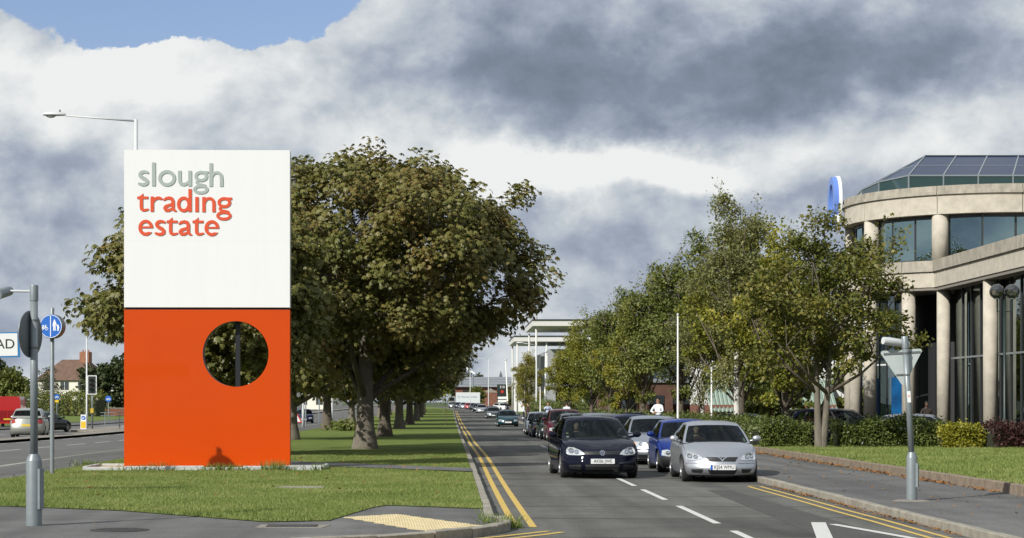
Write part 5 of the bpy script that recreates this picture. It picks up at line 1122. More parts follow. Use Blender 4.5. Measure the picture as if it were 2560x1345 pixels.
def place_car(key, label, x, y, rz, mat, plate=None, euro=False, detail=True, group=None, z=None, cat='car', name='parked_car', sx=1.):
    K = CARS[key]; t = thing(name, label, cat, (x, y, zr(y) if z is None else z), rz, group)
    t.scale = (sx, sx, sx)
    skip = () if detail else ('wiper', 'steering_wheel', 'dashboard', 'side_vent', 'emblem', 'bumper_strip', 'fog_recess', 'grille_slat')
    for pt in K['parts']:
        nm, me, kind, subs = pt[:4]
        if nm in skip: continue
        o = link(nm, me, t)
        if len(pt) > 4: o.location = pt[4]; o.rotation_euler = pt[5]
        if kind == 'paint': o.material_slots[0].link = 'OBJECT'; o.material_slots[0].material = mat
        elif kind == 'plastic': o.material_slots[0].link = 'OBJECT'; o.material_slots[0].material = M_PLAS
        for s in subs:
            if not detail and s[0] != 'rim': continue
            link(s[0], s[1], o)
    zp = {'golf': .388, 'corsa': .325, 'saloon': .36}.get(key, .36)
    pme = MB().box(-.26, .26, K['Ff'](0, zp) - .022, K['Ff'](0, zp) + .002, zp - .054, zp + .054).mesh('number_plate', M_PLW); po = link('number_plate', pme, t)
    if plate:
        yp = K['Ff'](0, zp) - .0245; tme_ = text_mesh(plate, .105, 'lettering', M_BLK, .001, xscale=.86 if not euro else .84, spacing=1.02); o = link('lettering', tme_, po, (.0 if not euro else .028, yp, zp), (R(90), 0, 0))
        if euro: MB().box(-.258, -.212, yp - .001, yp + .003, zp - .052, zp + .052).build('country_band', M_BLUE, po)
    return t
def carx(yaw, x, y, key):   # helper: x,y of the nose centre
    return x, y
g1 = place_car('golf', 'black hatchback with round emblem driving along the middle of the road', 3.33, 41.85, R(2.2), P_BLACK, 'AK06 JWE', name='moving_car')
g2 = place_car('corsa', 'silver hatchback with V emblem parked by the right kerb at the front of the row', 5.66, 39.85, R(-1.4), P_SILV, 'KJ54 WMU', True)
K = CARS['corsa']; MB().add([(.60, .0, 0), (.66, 0, 0), (.66, 0, .10), (.60, 0, .10)], [(0, 1, 2, 3)])
def stick(t, key, fx, tt, w, h, mat, nm):
    gm = CARS[key]['gmap']; p = [gm(fx - w, 0, tt - h), gm(fx + w, 0, tt - h), gm(fx + w, 0, tt + h), gm(fx - w, 0, tt + h)]; MB().add([(a[0], a[1] + .012, a[2]) for a in p], [(0, 1, 2, 3)]).build(nm, mat, t)
stick(g2, 'corsa', .86, .16, .035, .085, M_SW, 'permit_card'); stick(g1, 'golf', -.84, .10, .04, .03, M_SW, 'tax_disc'); stick(g1, 'golf', .86, .10, .05, .035, M_SW, 'tax_disc'); stick(g1, 'golf', -.86, .26, .035, .03, pm('cream_card', (.5, .48, .25), .6), 'permit_card')
place_car('corsab', 'bright blue small hatchback parked behind the silver hatchback', 5.72, 45.3, R(-1.0), P_BLUE)
place_car('saloon', 'silver saloon with amber indicators parked behind the blue hatchback', 5.62, 51.0, R(-.5), P_SILV2)
ROW = [('hatch', P_NAVY, 'navy car parked behind the silver saloon', 5.55, 57.0), ('saloon', P_GREY, 'grey saloon in the middle of the parked row', 5.5, 62.6), ('hatch', P_SILV, 'silver hatchback hidden in the middle of the parked row', 5.5, 68.4), ('hatch', P_DGRN, 'dark green hatchback in the middle of the parked row', 5.45, 74), ('saloon', P_GREY, 'grey saloon parked in front of the maroon car', 5.4, 80.2),
       ('mpv', P_MAR, 'maroon people carrier parked along the right kerb', 5.3, 87.2), ('hatch', P_DGRN, 'dark green hatchback parked behind the maroon car', 5.25, 94), ('saloon', P_NAVY, 'dark blue saloon with bright lamps parked up the row', 5.2, 101), ('hatch', P_SILV2, 'silver hatchback at the far end of the kerbside row by the walkers', 5.15, 109)]
for k, mt_, lab, x, y in ROW: place_car(k, lab, x, y, R(random.uniform(-1, 1)), mt_, detail=(y > 84))
place_car('hatch', 'teal green hatchback driving down the open road', 4.55, 150, R(1), P_TEAL, detail=True, name='moving_car')
for k, mt_, lab, x, y in (('saloon', P_GREY, 'dark saloon waiting beyond the teal hatchback', 4.9, 214), ('hatch', P_NAVY, 'navy hatchback half hidden beyond the dark saloon', 5.2, 232), ('hatch', P_SILV, 'silver car with dark bumper strip far up the road', 4.75, 285), ('saloon', P_DGRN, 'dark car behind the far silver car', 4.5, 305)):
    place_car(k, lab, x, y, R(1), mt_, detail=False)
for i, (mt_, lab) in enumerate(((P_NAVY, 'black car'), (P_GREY, 'grey car'), (P_RED, 'red car'), (P_SILV, 'silver car'), (P_NAVY, 'navy car'), (P_SILV2, 'pale car'))):
    y = 350 + i * 17; place_car('hatch' if i % 2 else 'saloon', 'tiny ' + lab + ' queueing at the far bend before the white lorry' + (' at the tail' if i == 5 else ' at the head' if i == 0 else ''), 5.4 + bendx(y) * .75 - i * .25, y, R(4), mt_, detail=False, name='queueing_car')
# dual carriageway
place_car('mpv', 'pale silver people carrier seen from behind on the dual carriageway', -22.9, 105.5, R(180 + 8), P_CHAMP, name='moving_car', sx=1.04)
place_car('saloon', 'dark saloon seen from behind ahead of the silver people carrier', -24.7, 122.4, R(180 - 16), P_DGRN, name='moving_car')
place_car('hatch', 'dark estate car far along the dual carriageway behind the trunks', -13.4, 176, R(3), P_NAVY, name='moving_car', detail=False)
# car park
place_car('mpv', 'long black car parked behind the hedge right of the forked tree', 15.2, 64.2, R(90), P_BLACK, detail=False); place_car('hatch', 'silver car behind the purple bush with sloping windscreen', 18.0, 64.2, R(82), P_SILV, detail=False)
place_car('hatch', 'dark blue car in the shade under the pavement trees', 14.6, 80, R(75), P_NAVY, detail=False); place_car('saloon', 'dark car in the car park behind the leaning man', 12.6, 104, R(95), P_NAVY, detail=False); place_car('saloon', 'grey car in the car park under the dark green trees', 13.5, 113, R(90), P_GREY, detail=False)
place_car('hatch', 'pale blue car parked by the tall white banner', 9.3, 310, R(25), P_WHT, detail=False, z=zr(310) + .14)
# red van
vn = thing('red_van', 'red delivery van beyond the silver people carrier', 'van', (-33.0, 146, zr(146)), R(180 + 6))
def vmap(fx, fy, t):
    y = fy * 5.4; w = 1.0 * (1 - .12 * t ** 3) * (1 - .05 * (1 - fy) ** 4); zt_ = 2.35 if fy > .30 else 1.05 + 1.3 * max(0, (fy - .12) / .18); return (fx * w, y + .1 * fx * fx * (1 - fy), .35 + t * (zt_ - .35) - .06 * abs(fx) ** 4 * t ** 3)
V, F = boxgrid([-1, -.92, -.6, 0, .6, .92, 1], [0, .06, .12, .2, .3, .36, .6, .98, 1], [0, .2, .5, .75, .92, 1], vmap); sh = []; ws = []
for f, s, c in F: (ws if (s == 'top' and c[1] in (2, 3) and 1 <= c[0] <= 4) else sh).append(f)
link('body', submesh('body', V, sh, [P_RED]), vn); link('windscreen', submesh('windscreen', V, ws, [G_SIDE]), vn)
wt, wr = wheel_meshes(.33, .2, 6)
for y in (.95, 4.3):
    for s in (-1, 1): o = link('wheel', wt, vn, (s * .88, y, .33), (0, 0, 0 if s > 0 else math.pi)); link('rim', wr, o)
MB().box(-.85, -.03, 5.30, 5.412, .5, 1.3).build('rear_door', P_DRED, vn); MB().box(.03, .85, 5.30, 5.412, .5, 1.3).build('rear_door', P_DRED, vn)
for s in (-1, 1): MB().box(s * .9 - .07, s * .9 + .07, 5.33, 5.425, .9, 1.3).build('tail_light', M_TAIL, vn)
MB().box(-.26, .26, 5.40, 5.43, .62, .73).build('rear_plate', M_PLY, vn)
# lorry at the end of the road
lo = thing('box_lorry', 'white box lorry with grey lettering crossing at the end of the road', 'lorry', (1.4, 458, zr(458) + .02))
MB().box(0, 5.75, 0, 2.4, .95, 3.35).build('box_body', pm('lorry_white', (.62, .66, .68), .45, var=.03), lo); MB().box(-.02, 5.77, -.02, 2.42, 3.352, 3.5).build('roof_cap', M_SW, lo); MB().box(.1, 5.7, .1, 2.3, .55, .94).build('chassis', M_DARK, lo)
MB().prism([(-1.9, .1), (-.05, .1), (-.05, 2.3), (-1.9, 2.3)], .45, 2.6, top=[(-1.6, .15), (-.05, .15), (-.05, 2.25), (-1.6, 2.25)]).build('cab', P_SILV, lo); MB().box(-1.5, -.4, .06, .12, 1.5, 2.3).build('cab_window', G_SIDE, lo)
for x in (-1.1, 3.9, 4.9): link('wheel', wheel_meshes(.48, .28, 6)[0], lo, (x, .2, .48), (0, 0, R(90)))
o = link('lettering', text_mesh('Rentokil Initial', .62, 'lettering', pm('lorry_grey', (.16, .20, .23), .6), .004), lo, (3.15, -.012, 2.45), (R(90), 0, 0))
glyph([('r', (0, 0, .30, .30, .10)), ('-b', (-.05, -.4, .05, -.1)), ('-g', [(.1, .1), (.4, .2), (.2, .4)]), ('-g', [(-.1, .1), (-.2, .4), (-.4, .2)])], (-.35, -.35, .35, .35), .03, lambda a, b, h: (.75 + a, -.012 - .01 * h, 2.45 - b), 0, 'logo', MATS['lorry_grey'], lo)
# ------------------------------------------------------------------ the office building on the right
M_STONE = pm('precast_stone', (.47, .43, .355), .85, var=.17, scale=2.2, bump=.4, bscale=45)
M_STONED = pm('weathered_coping', (.34, .31, .255), .9, var=.28, scale=3, bump=.3, bscale=30, stretch=(1, 1, .4))
M_FRAME = pm('bronze_frame', (.05, .055, .055), .4, .3); M_STEELF = pm('steel_glazing_bar', (.30, .34, .35), .35, .5)
G_TEAL = glassmat('teal_glass', (.10, .22, .22), (.62, .86, .88), .42, .95, .004); G_DARK = glassmat('dark_glass', (.09, .12, .12), (.75, .85, .85), .20, .9, .004); G_ROOF = pm('roof_glass', (.008, .022, .065), .12, 0., spec=.03)
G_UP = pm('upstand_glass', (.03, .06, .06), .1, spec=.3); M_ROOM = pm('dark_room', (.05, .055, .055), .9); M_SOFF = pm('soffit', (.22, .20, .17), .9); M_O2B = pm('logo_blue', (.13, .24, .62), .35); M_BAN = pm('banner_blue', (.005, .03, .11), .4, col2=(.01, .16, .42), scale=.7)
off = thing('office_building', 'beige stone office with curved corner drum, teal glass bands and glass pyramid roof', 'building', (0, 0, 0))
BX, BY, BR = 25.5, 92.0, 6.5; GZB = zr(85) + .05
def arc(th, r=BR): return (BX - r * math.cos(R(th)), BY - r * math.sin(R(th)))
def ringwall(name, path_in, path_out, z0, z1, mat, closed=False):
    n = len(path_out); m = MB(); v = []
    for p, q in zip(path_out, path_in): v += [(p[0], p[1], z0), (p[0], p[1], z1), (q[0], q[1], z0), (q[0], q[1], z1)]
    f = []
    for i in range(n - 1):
        a, b = 4 * i, 4 * i + 4; f += [(a, b, b + 1, a + 1), (a + 1, b + 1, b + 3, a + 3), (a + 3, b + 3, b + 2, a + 2), (a + 2, b + 2, b, a)]
    f += [(0, 1, 3, 2), (4 * n - 4, 4 * n - 2, 4 * n - 1, 4 * n - 3)]
    return m.add(v, f).build(name, mat, off, ang=30)
def upath(r, t0, t1, x_end=None, st=4.0):
    n = max(2, int(abs(t1 - t0) / st)); p = [arc(t0 + (t1 - t0) * i / n, r) for i in range(n + 1)]
    if x_end: p.append((x_end, BY - r))
    return p
T0 = -95
JO = [-60, -20, 20, 57, 90]          # joints between stone panels
# upper fascia and coping, panel by panel
for a, b in zip([T0] + JO, JO + [None]):
    e = .12
    if b is not None: po, pi_ = upath(BR, a + e, b - e), upath(BR - .5, a + e, b - e)
    else: po, pi_ = [(BX + .02, BY - BR), (36, BY - BR)], [(BX + .02, BY - BR + .5), (36, BY - BR + .5)]
    ringwall('fascia_panel', pi_, po, 10.15, 11.02, M_STONE)
    if b is not None: po2 = upath(BR + .10, a + e, b - e)
    else: po2 = [(BX + .02, BY - BR - .10), (36, BY - BR - .10)]
    ringwall('coping', pi_, po2, 11.02, 11.16, M_STONED); ringwall('coping', pi_, [(p[0] + (q[0] - p[0]) * .12, p[1] + (q[1] - p[1]) * .12) for p, q in zip(po2, pi_)], 11.163, 11.42, M_STONED)
dp = upath(BR - .02, T0, 90) + [(36, BY - BR + .02), (36, BY + BR)]
m = MB(); m.add([(p[0], p[1], 11.2) for p in dp], [tuple(range(len(dp)))]); m.add([(p[0], p[1], 10.16) for p in dp], [tuple(range(len(dp)))]); m.build('roof_slab', M_STONED, off)
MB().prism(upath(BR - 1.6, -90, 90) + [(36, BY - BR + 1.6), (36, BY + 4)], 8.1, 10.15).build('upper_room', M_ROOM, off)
# upper floor windows: flat panes in dark frames between round columns
for th in (-54, -17, 20, 57):
    x, y = arc(th, BR - .40); MB().lathe([(.37, 8.05), (.37, 10.15)], (x, y, 0), 20).build('column', M_STONE, off, True)
for k in range(9):
    a0, a1 = -54 + k * 12.35, -54 + (k + 1) * 12.35
    p, q = arc(a0, BR - .55), arc(a1, BR - .55); P0, P1 = Vector((*p, 0)), Vector((*q, 0)); d = (P1 - P0).normalized()
    w = MB().add([(P0.x, P0.y, 8.15), (P1.x, P1.y, 8.15), (P1.x, P1.y, 9.98), (P0.x, P0.y, 9.98)], [(0, 1, 2, 3)]).build('window', G_TEAL, off)
    MB().tube([(P0.x, P0.y, 8.1), (P0.x, P0.y, 10.15)], .05, 4).build('mullion', M_FRAME, off)
for k, x in enumerate((22.55, 23.85, 25.35, 26.9, 28.4, 30)):
    yy = BY - BR + .55; x1 = (23.85, 25.35, 26.9, 28.4, 30, 31.5)[k]
    y0_, y1_ = (arc(60, BR - .55)[1], yy) if k == 0 else (yy, yy)
    MB().add([(x, y0_, 8.15), (x1, y1_, 8.15), (x1, y1_, 9.98), (x, y0_, 9.98)], [(0, 1, 2, 3)]).build('window', G_TEAL, off); MB().box(x1 - .04, x1 + .04, yy - .05, yy + .04, 8.1, 10.15).build('mullion', M_FRAME, off)
ringwall('window_head', upath(BR - .75, -60, 90, 36), upath(BR - .5, -60, 90, 36), 9.985, 10.148, M_FRAME)
# lower fascia: round the drum, then out along the projecting wing
CX = arc(57)[0]; CY = arc(57)[1]
for a, b in zip([T0, -60, -20, 20, 43], [-60, -20, 20, 43, 57]):
    e = .12; po, pi_ = upath(BR + .15, a + e, b - e), upath(BR - .5, a + e, b - e)
    ringwall('fascia_panel', pi_, po, 6.85, 7.55, M_STONE); ringwall('coping', pi_, upath(BR + .25, a + e, b - e), 7.553, 8.05, M_STONED)
wy = [CY + .1, 81.2, 76.0, 70.8, 65.6, 60.4]
for a, b in zip(wy[:-1], wy[1:]):
    MB().box(CX - .15, CX + .4, b + .02, a - .02, 6.85, 7.55).build('fascia_panel', M_STONE, off); MB().box(CX - .25, CX + .4, b + .02, a - .02, 7.553, 8.05).build('coping', M_STONED, off)
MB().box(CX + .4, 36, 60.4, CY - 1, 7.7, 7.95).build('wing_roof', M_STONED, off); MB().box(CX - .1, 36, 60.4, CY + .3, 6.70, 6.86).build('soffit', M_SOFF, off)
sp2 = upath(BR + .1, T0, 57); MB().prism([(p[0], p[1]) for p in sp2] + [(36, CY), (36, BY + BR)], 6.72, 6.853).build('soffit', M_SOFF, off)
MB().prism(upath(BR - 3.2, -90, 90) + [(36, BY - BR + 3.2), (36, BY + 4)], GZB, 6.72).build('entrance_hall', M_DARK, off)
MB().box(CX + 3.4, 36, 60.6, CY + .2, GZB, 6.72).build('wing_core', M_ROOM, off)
for th in (-17, 5, 20, 43): x, y = arc(th, BR - .3); MB().lathe([(.31, GZB - .1), (.31, 6.75)], (x, y, 0), 18).build('column', M_STONE, off, True)
for y in (CY - .15, 78.9, 71.4, 64.2): MB().lathe([(.30, GZB - .1), (.30, 6.75)], (CX + .25, y, 0), 18).build('column', M_STONE, off, True)
# wing curtain wall
ys_ = [CY - .6]
while ys_[-1] > 61: ys_.append(ys_[-1] - 1.45)
for a, b in zip(ys_[:-1], ys_[1:]):
    for z0, z1 in ((GZB + .1, 3.6), (3.68, 6.72)): MB().add([(CX + .62, a, z0), (CX + .62, b, z0), (CX + .62, b, z1), (CX + .62, a, z1)], [(0, 1, 2, 3)]).build('window', G_DARK, off)
    MB().box(CX + .56, CX + .66, b - .035, b + .035, GZB, 6.72).build('mullion', M_FRAME, off)
MB().box(CX + .54, CX + .66, 60.4, CY - .3, 3.60, 3.68).build('transom', M_STEELF, off)
# glazing and banners under the drum, left of the entrance
for a, b in ((-17, -6), (-6, 5), (5, 12.5), (12.5, 20), (20, 27), (27, 34)):
    p, q = arc(a, BR - 1.2), arc(b, BR - 1.2)
    for z0, z1 in ((GZB + .1, 3.4), (3.47, 6.70)): MB().add([(p[0], p[1], z0), (q[0], q[1], z0), (q[0], q[1], z1), (p[0], p[1], z1)], [(0, 1, 2, 3)]).build('window', G_DARK, off)
    MB().tube([(p[0], p[1], GZB), (p[0], p[1], 6.72)], .05, 4).build('mullion', M_FRAME, off)
for th, lab in ((14, 'a'), (34, 'b')):
    x, y = arc(th, BR - .75); bn = thing('banner', 'tall dark blue banner with tiny ring emblem between the office columns' if lab == 'a' else 'dark blue banner with swirl beside the office entrance', 'banner', (x, y, GZB))
    MB().prism([(-.32, -.02), (.32, -.02), (.32, .02), (-.32, .02)], .12, 2.9).build('panel', M_BAN, bn); MB().box(-.34, .34, -.12, .12, 0, .12).build('foot', M_STEELF, bn)
    glyph([('r', (0, 0, .05, .065, .02)), ('p', [(.07, .03, .012), (.09, .04, .012), (.07, .08, .012), (.10, .08, .012)])], (-.1, -.1, .14, .12), .01, lambda a_, b_, h: (a_ + .05, -.022 - .001 * h, .5 - b_), 0, 'ring_emblem', M_SW, bn)
# glass pyramid roof
E = [(20.9, 99), (20.5, 95.5), (20.6, 92.2), (21.4, 89.6), (36, 89.6)]; ZE, ZR_ = 12.25, 13.85; RY = 95.0; RX0 = 23.5
for (x0, y0), (x1, y1) in zip(E[:-1], E[1:]):
    n = 1 if x1 < 30 else 9
    for k in range(n):
        a = (x0 + (x1 - x0) * k / n, y0 + (y1 - y0) * k / n); b = (x0 + (x1 - x0) * (k + 1) / n, y0 + (y1 - y0) * (k + 1) / n)
        ra = (RX0 + (a[0] - 21.4) * .95, RY) if n > 1 else (RX0, RY); rb = (RX0 + (b[0] - 21.4) * .95, RY) if n > 1 else (RX0, RY)
        def L3(t, p, r): return (p[0] + (r[0] - p[0]) * t, p[1] + (r[1] - p[1]) * t, ZE + (ZR_ - ZE) * t)
        for t0, t1 in ((0, .5), (.5, 1)):
            q = [L3(t0, a, ra), L3(t0, b, rb), L3(t1, b, rb), L3(t1, a, ra)]; MB().add(q, [(0, 1, 2, 3)] if (n > 1 or t1 < 1) else [(0, 1, 2)]).build('roof_pane', G_ROOF, off)
        MB().tube([L3(0, a, ra), L3(1, a, ra)], .045, 4).build('glazing_bar', M_STEELF, off); MB().tube([L3(.5, a, ra), L3(.5, b, rb)], .03, 4).build('glazing_bar', M_STEELF, off)
        MB().add([(a[0], a[1], 11.2), (b[0], b[1], 11.2), (b[0], b[1], ZE), (a[0], a[1], ZE)], [(0, 1, 2, 3)]).build('upstand_pane', G_UP, off); MB().tube([(a[0], a[1], 11.2), (a[0], a[1], ZE)], .045, 4).build('glazing_bar', M_STEELF, off)
    MB().tube([(x0, y0, ZE), (x1, y1, ZE)], .05, 4).build('eaves_bar', M_STEELF, off)
MB().tube([(RX0, RY, ZR_), (36, RY, ZR_)], .06, 4).build('ridge_bar', M_FRAME, off)
# ring-shaped logo letters on the drum parapet
lg = thing('ring_logo', 'big blue and white ring logo letter mounted on the office parapet', 'sign', (18.75, 93.4, 0))
def lgt(a, b, h): return (-.22 * h, -a, 11.45 - b)
glyph([('r', (0, 0, .86, 1.18, .36))], (-.95, -1.25, .95, 1.25), .05, lgt, 1, 'letter', M_O2B, lg, M_O2B)
glyph([('r', (0, 0, .90, 1.22, .42))], (-.95, -1.3, .95, 1.3), .05, lambda a, b, h: (.16 - .155 * h, -a, 11.45 - b), 1, 'letter_back', M_SW, lg, M_SW)
glyph([('p', [(.78, .95, .09), (.95, .84, .09), (1.12, .95, .09), (1.10, 1.12, .09), (.80, 1.42, .09), (1.2, 1.42, .09)])], (.6, .7, 1.35, 1.6), .04, lgt, 1, 'numeral', M_O2B, lg, M_SW)
for z in (10.5, 11.3): MB().box(.1, .7, -.05, .05, z, z + .08).build('bracket', M_STEELF, lg)
# twin-globe lamp
gl_ = thing('globe_lamp', 'dark green lamp post with two clear globes in front of the office wing', 'street lamp', (17.5, 60.6, zr(60) + .2))
M_GRN = pm('dark_green_paint', (.012, .025, .022), .4); MB().lathe([(.09, 0), (.09, .9), (.05, 1.0), (.045, 4.9)], n=12).build('pole', M_GRN, gl_, True)
for s in (-1, 1):
    MB().tube([(0, 0, 4.35), (s * .23, 0, 4.35), (s * .24, 0, 4.75)], .022, 6).build('bracket', M_GRN, gl_)
    g_ = MB().sphere((s * .24, 0, 4.98), .235, 20, 12).build('globe', glassmat('globe_glass', (.55, .55, .52), (1, 1, 1), .10, .9), gl_, True); MB().lathe([(.10, 4.74), (.10, 4.86), (.06, 4.95)], (s * .24, 0, 0), 12).build('lamp_gear', M_GALVD, g_)
    m = MB().sphere((s * .24, 0, 4.98), .228, 20, 12); keep = [f for f in m.f if min(m.v[i][2] for i in f) > 4.985]; m.f = keep; m.mi = [0] * len(keep); m.build('reflector_cap', M_GALVD, g_, True)

# ------------------------------------------------------------------ flagpoles, far buildings
def flagpole(label, x, y, h, r, lean=0., group=None):
    t = thing('flagpole', label, 'flagpole', (x, y, zr(y) + .1), 0, group); t.rotation_euler = (0, lean, 0)
    MB().lathe([(r * 1.6, 0), (r * 1.6, .25), (r, .3), (r * .7, h)], n=10).build('pole', pm('flagpole_white', (.72, .72, .68), .4), t, True); MB().sphere((0, 0, h + r), r * 1.3, 8, 6).build('finial', M_POLEW, t, True); return t
flagpole('white flagpole rising through the pavement trees beside the leaning man', 9.55, 80.5, 5.3, .045); flagpole('short thin white pole in the hedge under the pavement trees', 10.65, 78.2, 3.0, .04)
flagpole('tall white flagpole leaning slightly near the canopy building', 10.4, 212, 7.2, .10, R(1.5)); flagpole('second white flagpole standing close beside the leaning one', 10.75, 214, 7.0, .09, R(.5)); flagpole('white flagpole on the far lawn by the company board', 8.4, 278, 7.6, .12, R(-2.5))
street_lamp('grey lamp column in front of the yellow birch on the far pavement', 8.0, 178, 7.2, 1.2); flagpole('thin grey sign post on the pavement by the white-shirted walker', 6.95, 148, 2.9, .05)
cb = thing('canopy_building', 'modern building with thin white canopy roofs on slender columns', 'building', (0, 0, 0))
M_CAN = pm('canopy_white', (.62, .62, .58), .6, var=.04); M_CLAD = pm('grey_cladding', (.32, .33, .34), .6); 
MB().prism([(9.9, 230), (30, 230), (30, 252), (9.9, 252)], 10.8, 11.45).build('canopy', M_CAN, cb); MB().prism([(9.85, 229.9), (30, 229.9), (30, 252.1), (9.85, 252.1)], 11.453, 11.6).build('canopy_edge', M_FRAME, cb)
MB().prism([(8.75, 262), (28, 262), (28, 284), (8.75, 284)], 9.95, 10.6).build('canopy', M_CAN, cb); MB().prism([(8.7, 261.9), (28, 261.9), (28, 284.1), (8.7, 284.1)], 10.603, 10.75).build('canopy_edge', M_FRAME, cb)
for x, y, h in ((10.35, 230.6, 10.6), (10.35, 251, 10.6), (16, 230.6, 10.6), (9.2, 262.6, 10), (9.2, 283, 10), (13.2, 262.6, 10), (17, 262.6, 10)): MB().lathe([(.115, zr(y)), (.115, h)], (x, y, 0), 12).build('column', M_CAN, cb, True)
MB().box(12.4, 34, 240, 300, 0, 8.3).build('wall', M_CLAD, cb); MB().box(11.9, 12.38, 252, 258, 2, 7.7).build('fin', M_FRAME, cb)
for k in range(5):
    for j in range(2): MB().box(13.2 + k * 3.6, 16.2 + k * 3.6, 239.9, 239.97, .8 + j * 3.6, 3.6 + j * 3.6).build('window', G_DARK, cb)
bb = thing('brick_office', 'low red brick office with grey pitched roof beyond the bend', 'building', (0, 530, zr(530) - .4))
M_BRICK = pm('brick_red', (.20, .085, .055), .9, var=.25, scale=2, bump=.3, bscale=20); M_SLATE = pm('slate_roof', (.20, .215, .235), .8, var=.12, scale=1, bump=.2, bscale=8)
MB().box(1.5, 40, 0, 14, 0, 5.9).build('wall', M_BRICK, bb)
m = MB().add([(.8, -.9, 5.7), (40.8, -.9, 5.7), (40.8, 7, 8.6), (.8, 7, 8.6), (.8, 14.9, 5.7), (40.8, 14.9, 5.7)], [(0, 1, 2, 3), (3, 2, 5, 4), (0, 3, 4), (1, 5, 2), (0, 4, 5, 1)]); m.build('roof', M_SLATE, bb)
for k in range(4): MB().add([(.8, -.93 + 1.975 * k, 5.72 + .725 * k), (40.8, -.93 + 1.975 * k, 5.72 + .725 * k), (40.8, -.85 + 1.975 * k, 5.80 + .725 * k), (.8, -.85 + 1.975 * k, 5.80 + .725 * k)], [(0, 1, 2, 3)]).build('roof_seam', M_GALVD, bb)
MB().prism([(9.3, -1.2), (13.0, -1.2), (13.0, 0), (9.3, 0)], 0, 4.2).build('porch', M_BRICK, bb); MB().add([(9.2, -1.25, 4.2), (13.1, -1.25, 4.2), (11.15, -1.25, 5.4), (9.2, 0, 4.2), (13.1, 0, 4.2), (11.15, 0, 5.4)], [(0, 1, 2), (1, 4, 5, 2), (0, 2, 5, 3)]).build('porch_gable', M_KERB, bb)
for x in (3.5, 6.5, 14.5, 17.5, 20.5, 24): 
    for z in (.8, 3.4): MB().box(x, x + 1.6, -.06, -.005, z, z + 1.5).build('window', M_DARK, bb)
MB().box(7.5, 8.6, -.2, -.01, 3.2, 3.9).build('wall_sign', M_SW, bb)
ch = thing('church', 'distant church with pointed dark spire on the skyline', 'church', (23.8, 900, 0))
MB().box(-2.2, 2.2, -2.2, 2.2, 0, 8.4).build('tower', M_KERB, ch); MB().prism([(-2.3, -2.3), (2.3, -2.3), (2.3, 2.3), (-2.3, 2.3)], 8.4, 16.3, top=[(-.05, -.05), (.05, -.05), (.05, .05), (-.05, .05)]).build('spire', pm('spire_slate', (.10, .11, .13), .8), ch); MB().box(2.2, 14, -2, 2, 0, 5).build('nave', M_KERB, ch)
cbd = thing('company_board', 'dark company board with red disc and two white name strips at the bend', 'sign', (11.4, 420, zr(420)))
MB().box(-1.1, 1.1, -.1, .1, 0, 5.2).build('board', M_BLK, cbd); MB().lathe([(.32, -.13), (.32, -.11)], (0, 0, 3.6), 20, 'y').build('red_disc', MATS['sign_red'], cbd)
for z in (1.3, 2.0): MB().box(-.95, .95, -.13, -.105, z, z + .5).build('name_strip', M_SW, cbd)
link('lettering', text_mesh('210', .75, 'lettering', M_SW, .01), cbd, (0, -.115, 4.6), (R(90), 0, 0))
wb = thing('white_banner', 'tall white banner board beside the yellow birch', 'sign', (9.6, 268, zr(268) + .1)); MB().box(-.7, .9, -.06, .06, .3, 5.6).build('panel', M_SW, wb); MB().box(-.6, -.5, -.05, .05, 0, .32).build('leg', M_GALV, wb); MB().box(.7, .8, -.05, .05, 0, .32).build('leg', M_GALV, wb)
for z, h in ((4.9, .3), (3.0, .35), (2.2, .35)): MB().box(-.5, .6, -.075, -.062, z, z + h).build('print', M_CLAD, wb)
fs = thing('angled_canopy_sign', 'white slanting canopy with red emblem above the far trees', 'sign', (4.4, 500, 0))
MB().add([(-1.6, 0, 11.2), (-1.1, 0, 11.7), (2.2, 0, 9.2), (1.8, 0, 8.9), (-1.6, .5, 11.2), (-1.1, .5, 11.7), (2.2, .5, 9.2), (1.8, .5, 8.9)], [(0, 3, 2, 1), (4, 5, 6, 7), (0, 1, 5, 4), (1, 2, 6, 5), (2, 3, 7, 6), (3, 0, 4, 7)]).build('canopy', M_SW, fs); MB().lathe([(.4, -.06), (.4, -.02)], (-.75, 0, 10.95), 14, 'y').build('emblem', MATS['sign_red'], fs); MB().lathe([(.15, .2), (.15, 9.6)], (1.6, .25, 0), 8).build('mast', M_GALV, fs)
# sheds behind the pavement trees
gs = thing('green_shed', 'pale green ribbed metal shed behind the pavement tree trunks', 'building', (0, 0, 0)); M_RIB = pm('ribbed_green', (.34, .42, .35), .5, var=.06); M_RIBD = pm('ribbed_green_groove', (.20, .26, .22), .5)
sx0, sx1, sy = 17.0, 25.0, 124.0
MB().box(sx0, sx1, sy + .1, sy + 12, 0, 1.5).build('wall', M_BRICK, gs)
MB().add([(sx0 - .2, sy - .2, 1.05), (sx1, sy - .2, 1.05), (sx1, sy + 2.6, 3.1), (sx0 - .2, sy + 2.6, 3.1)], [(0, 1, 2, 3)]).build('roof', M_RIB, gs)
rb = MB().box(-.05, .05, 0, 3.44, 0, .09).mesh('roof_rib', M_RIBD)
for k in range(32): link('roof_rib', rb, gs, (sx0 - .1 + k * .26, sy - .2, 1.055), (math.atan2(2.05, 2.8), 0, 0))
MB().box(sx0, sx1 + 10, sy + 2.6, sy + 12, 1.5, 4.4).build('upper_wall', M_SW, gs)
bs2 = thing('brick_workshop', 'dark brick workshop behind the dark green trees', 'building', (0, 0, 0)); MB().box(12.6, 19.5, 150, 165, -.2, 3.2).build('wall', pm('brick_dark', (.10, .05, .035), .9, var=.25, scale=2), bs2); MB().box(12.4, 19.7, 149.8, 165.2, 3.2, 3.5).build('roof', M_SLATE, bs2)
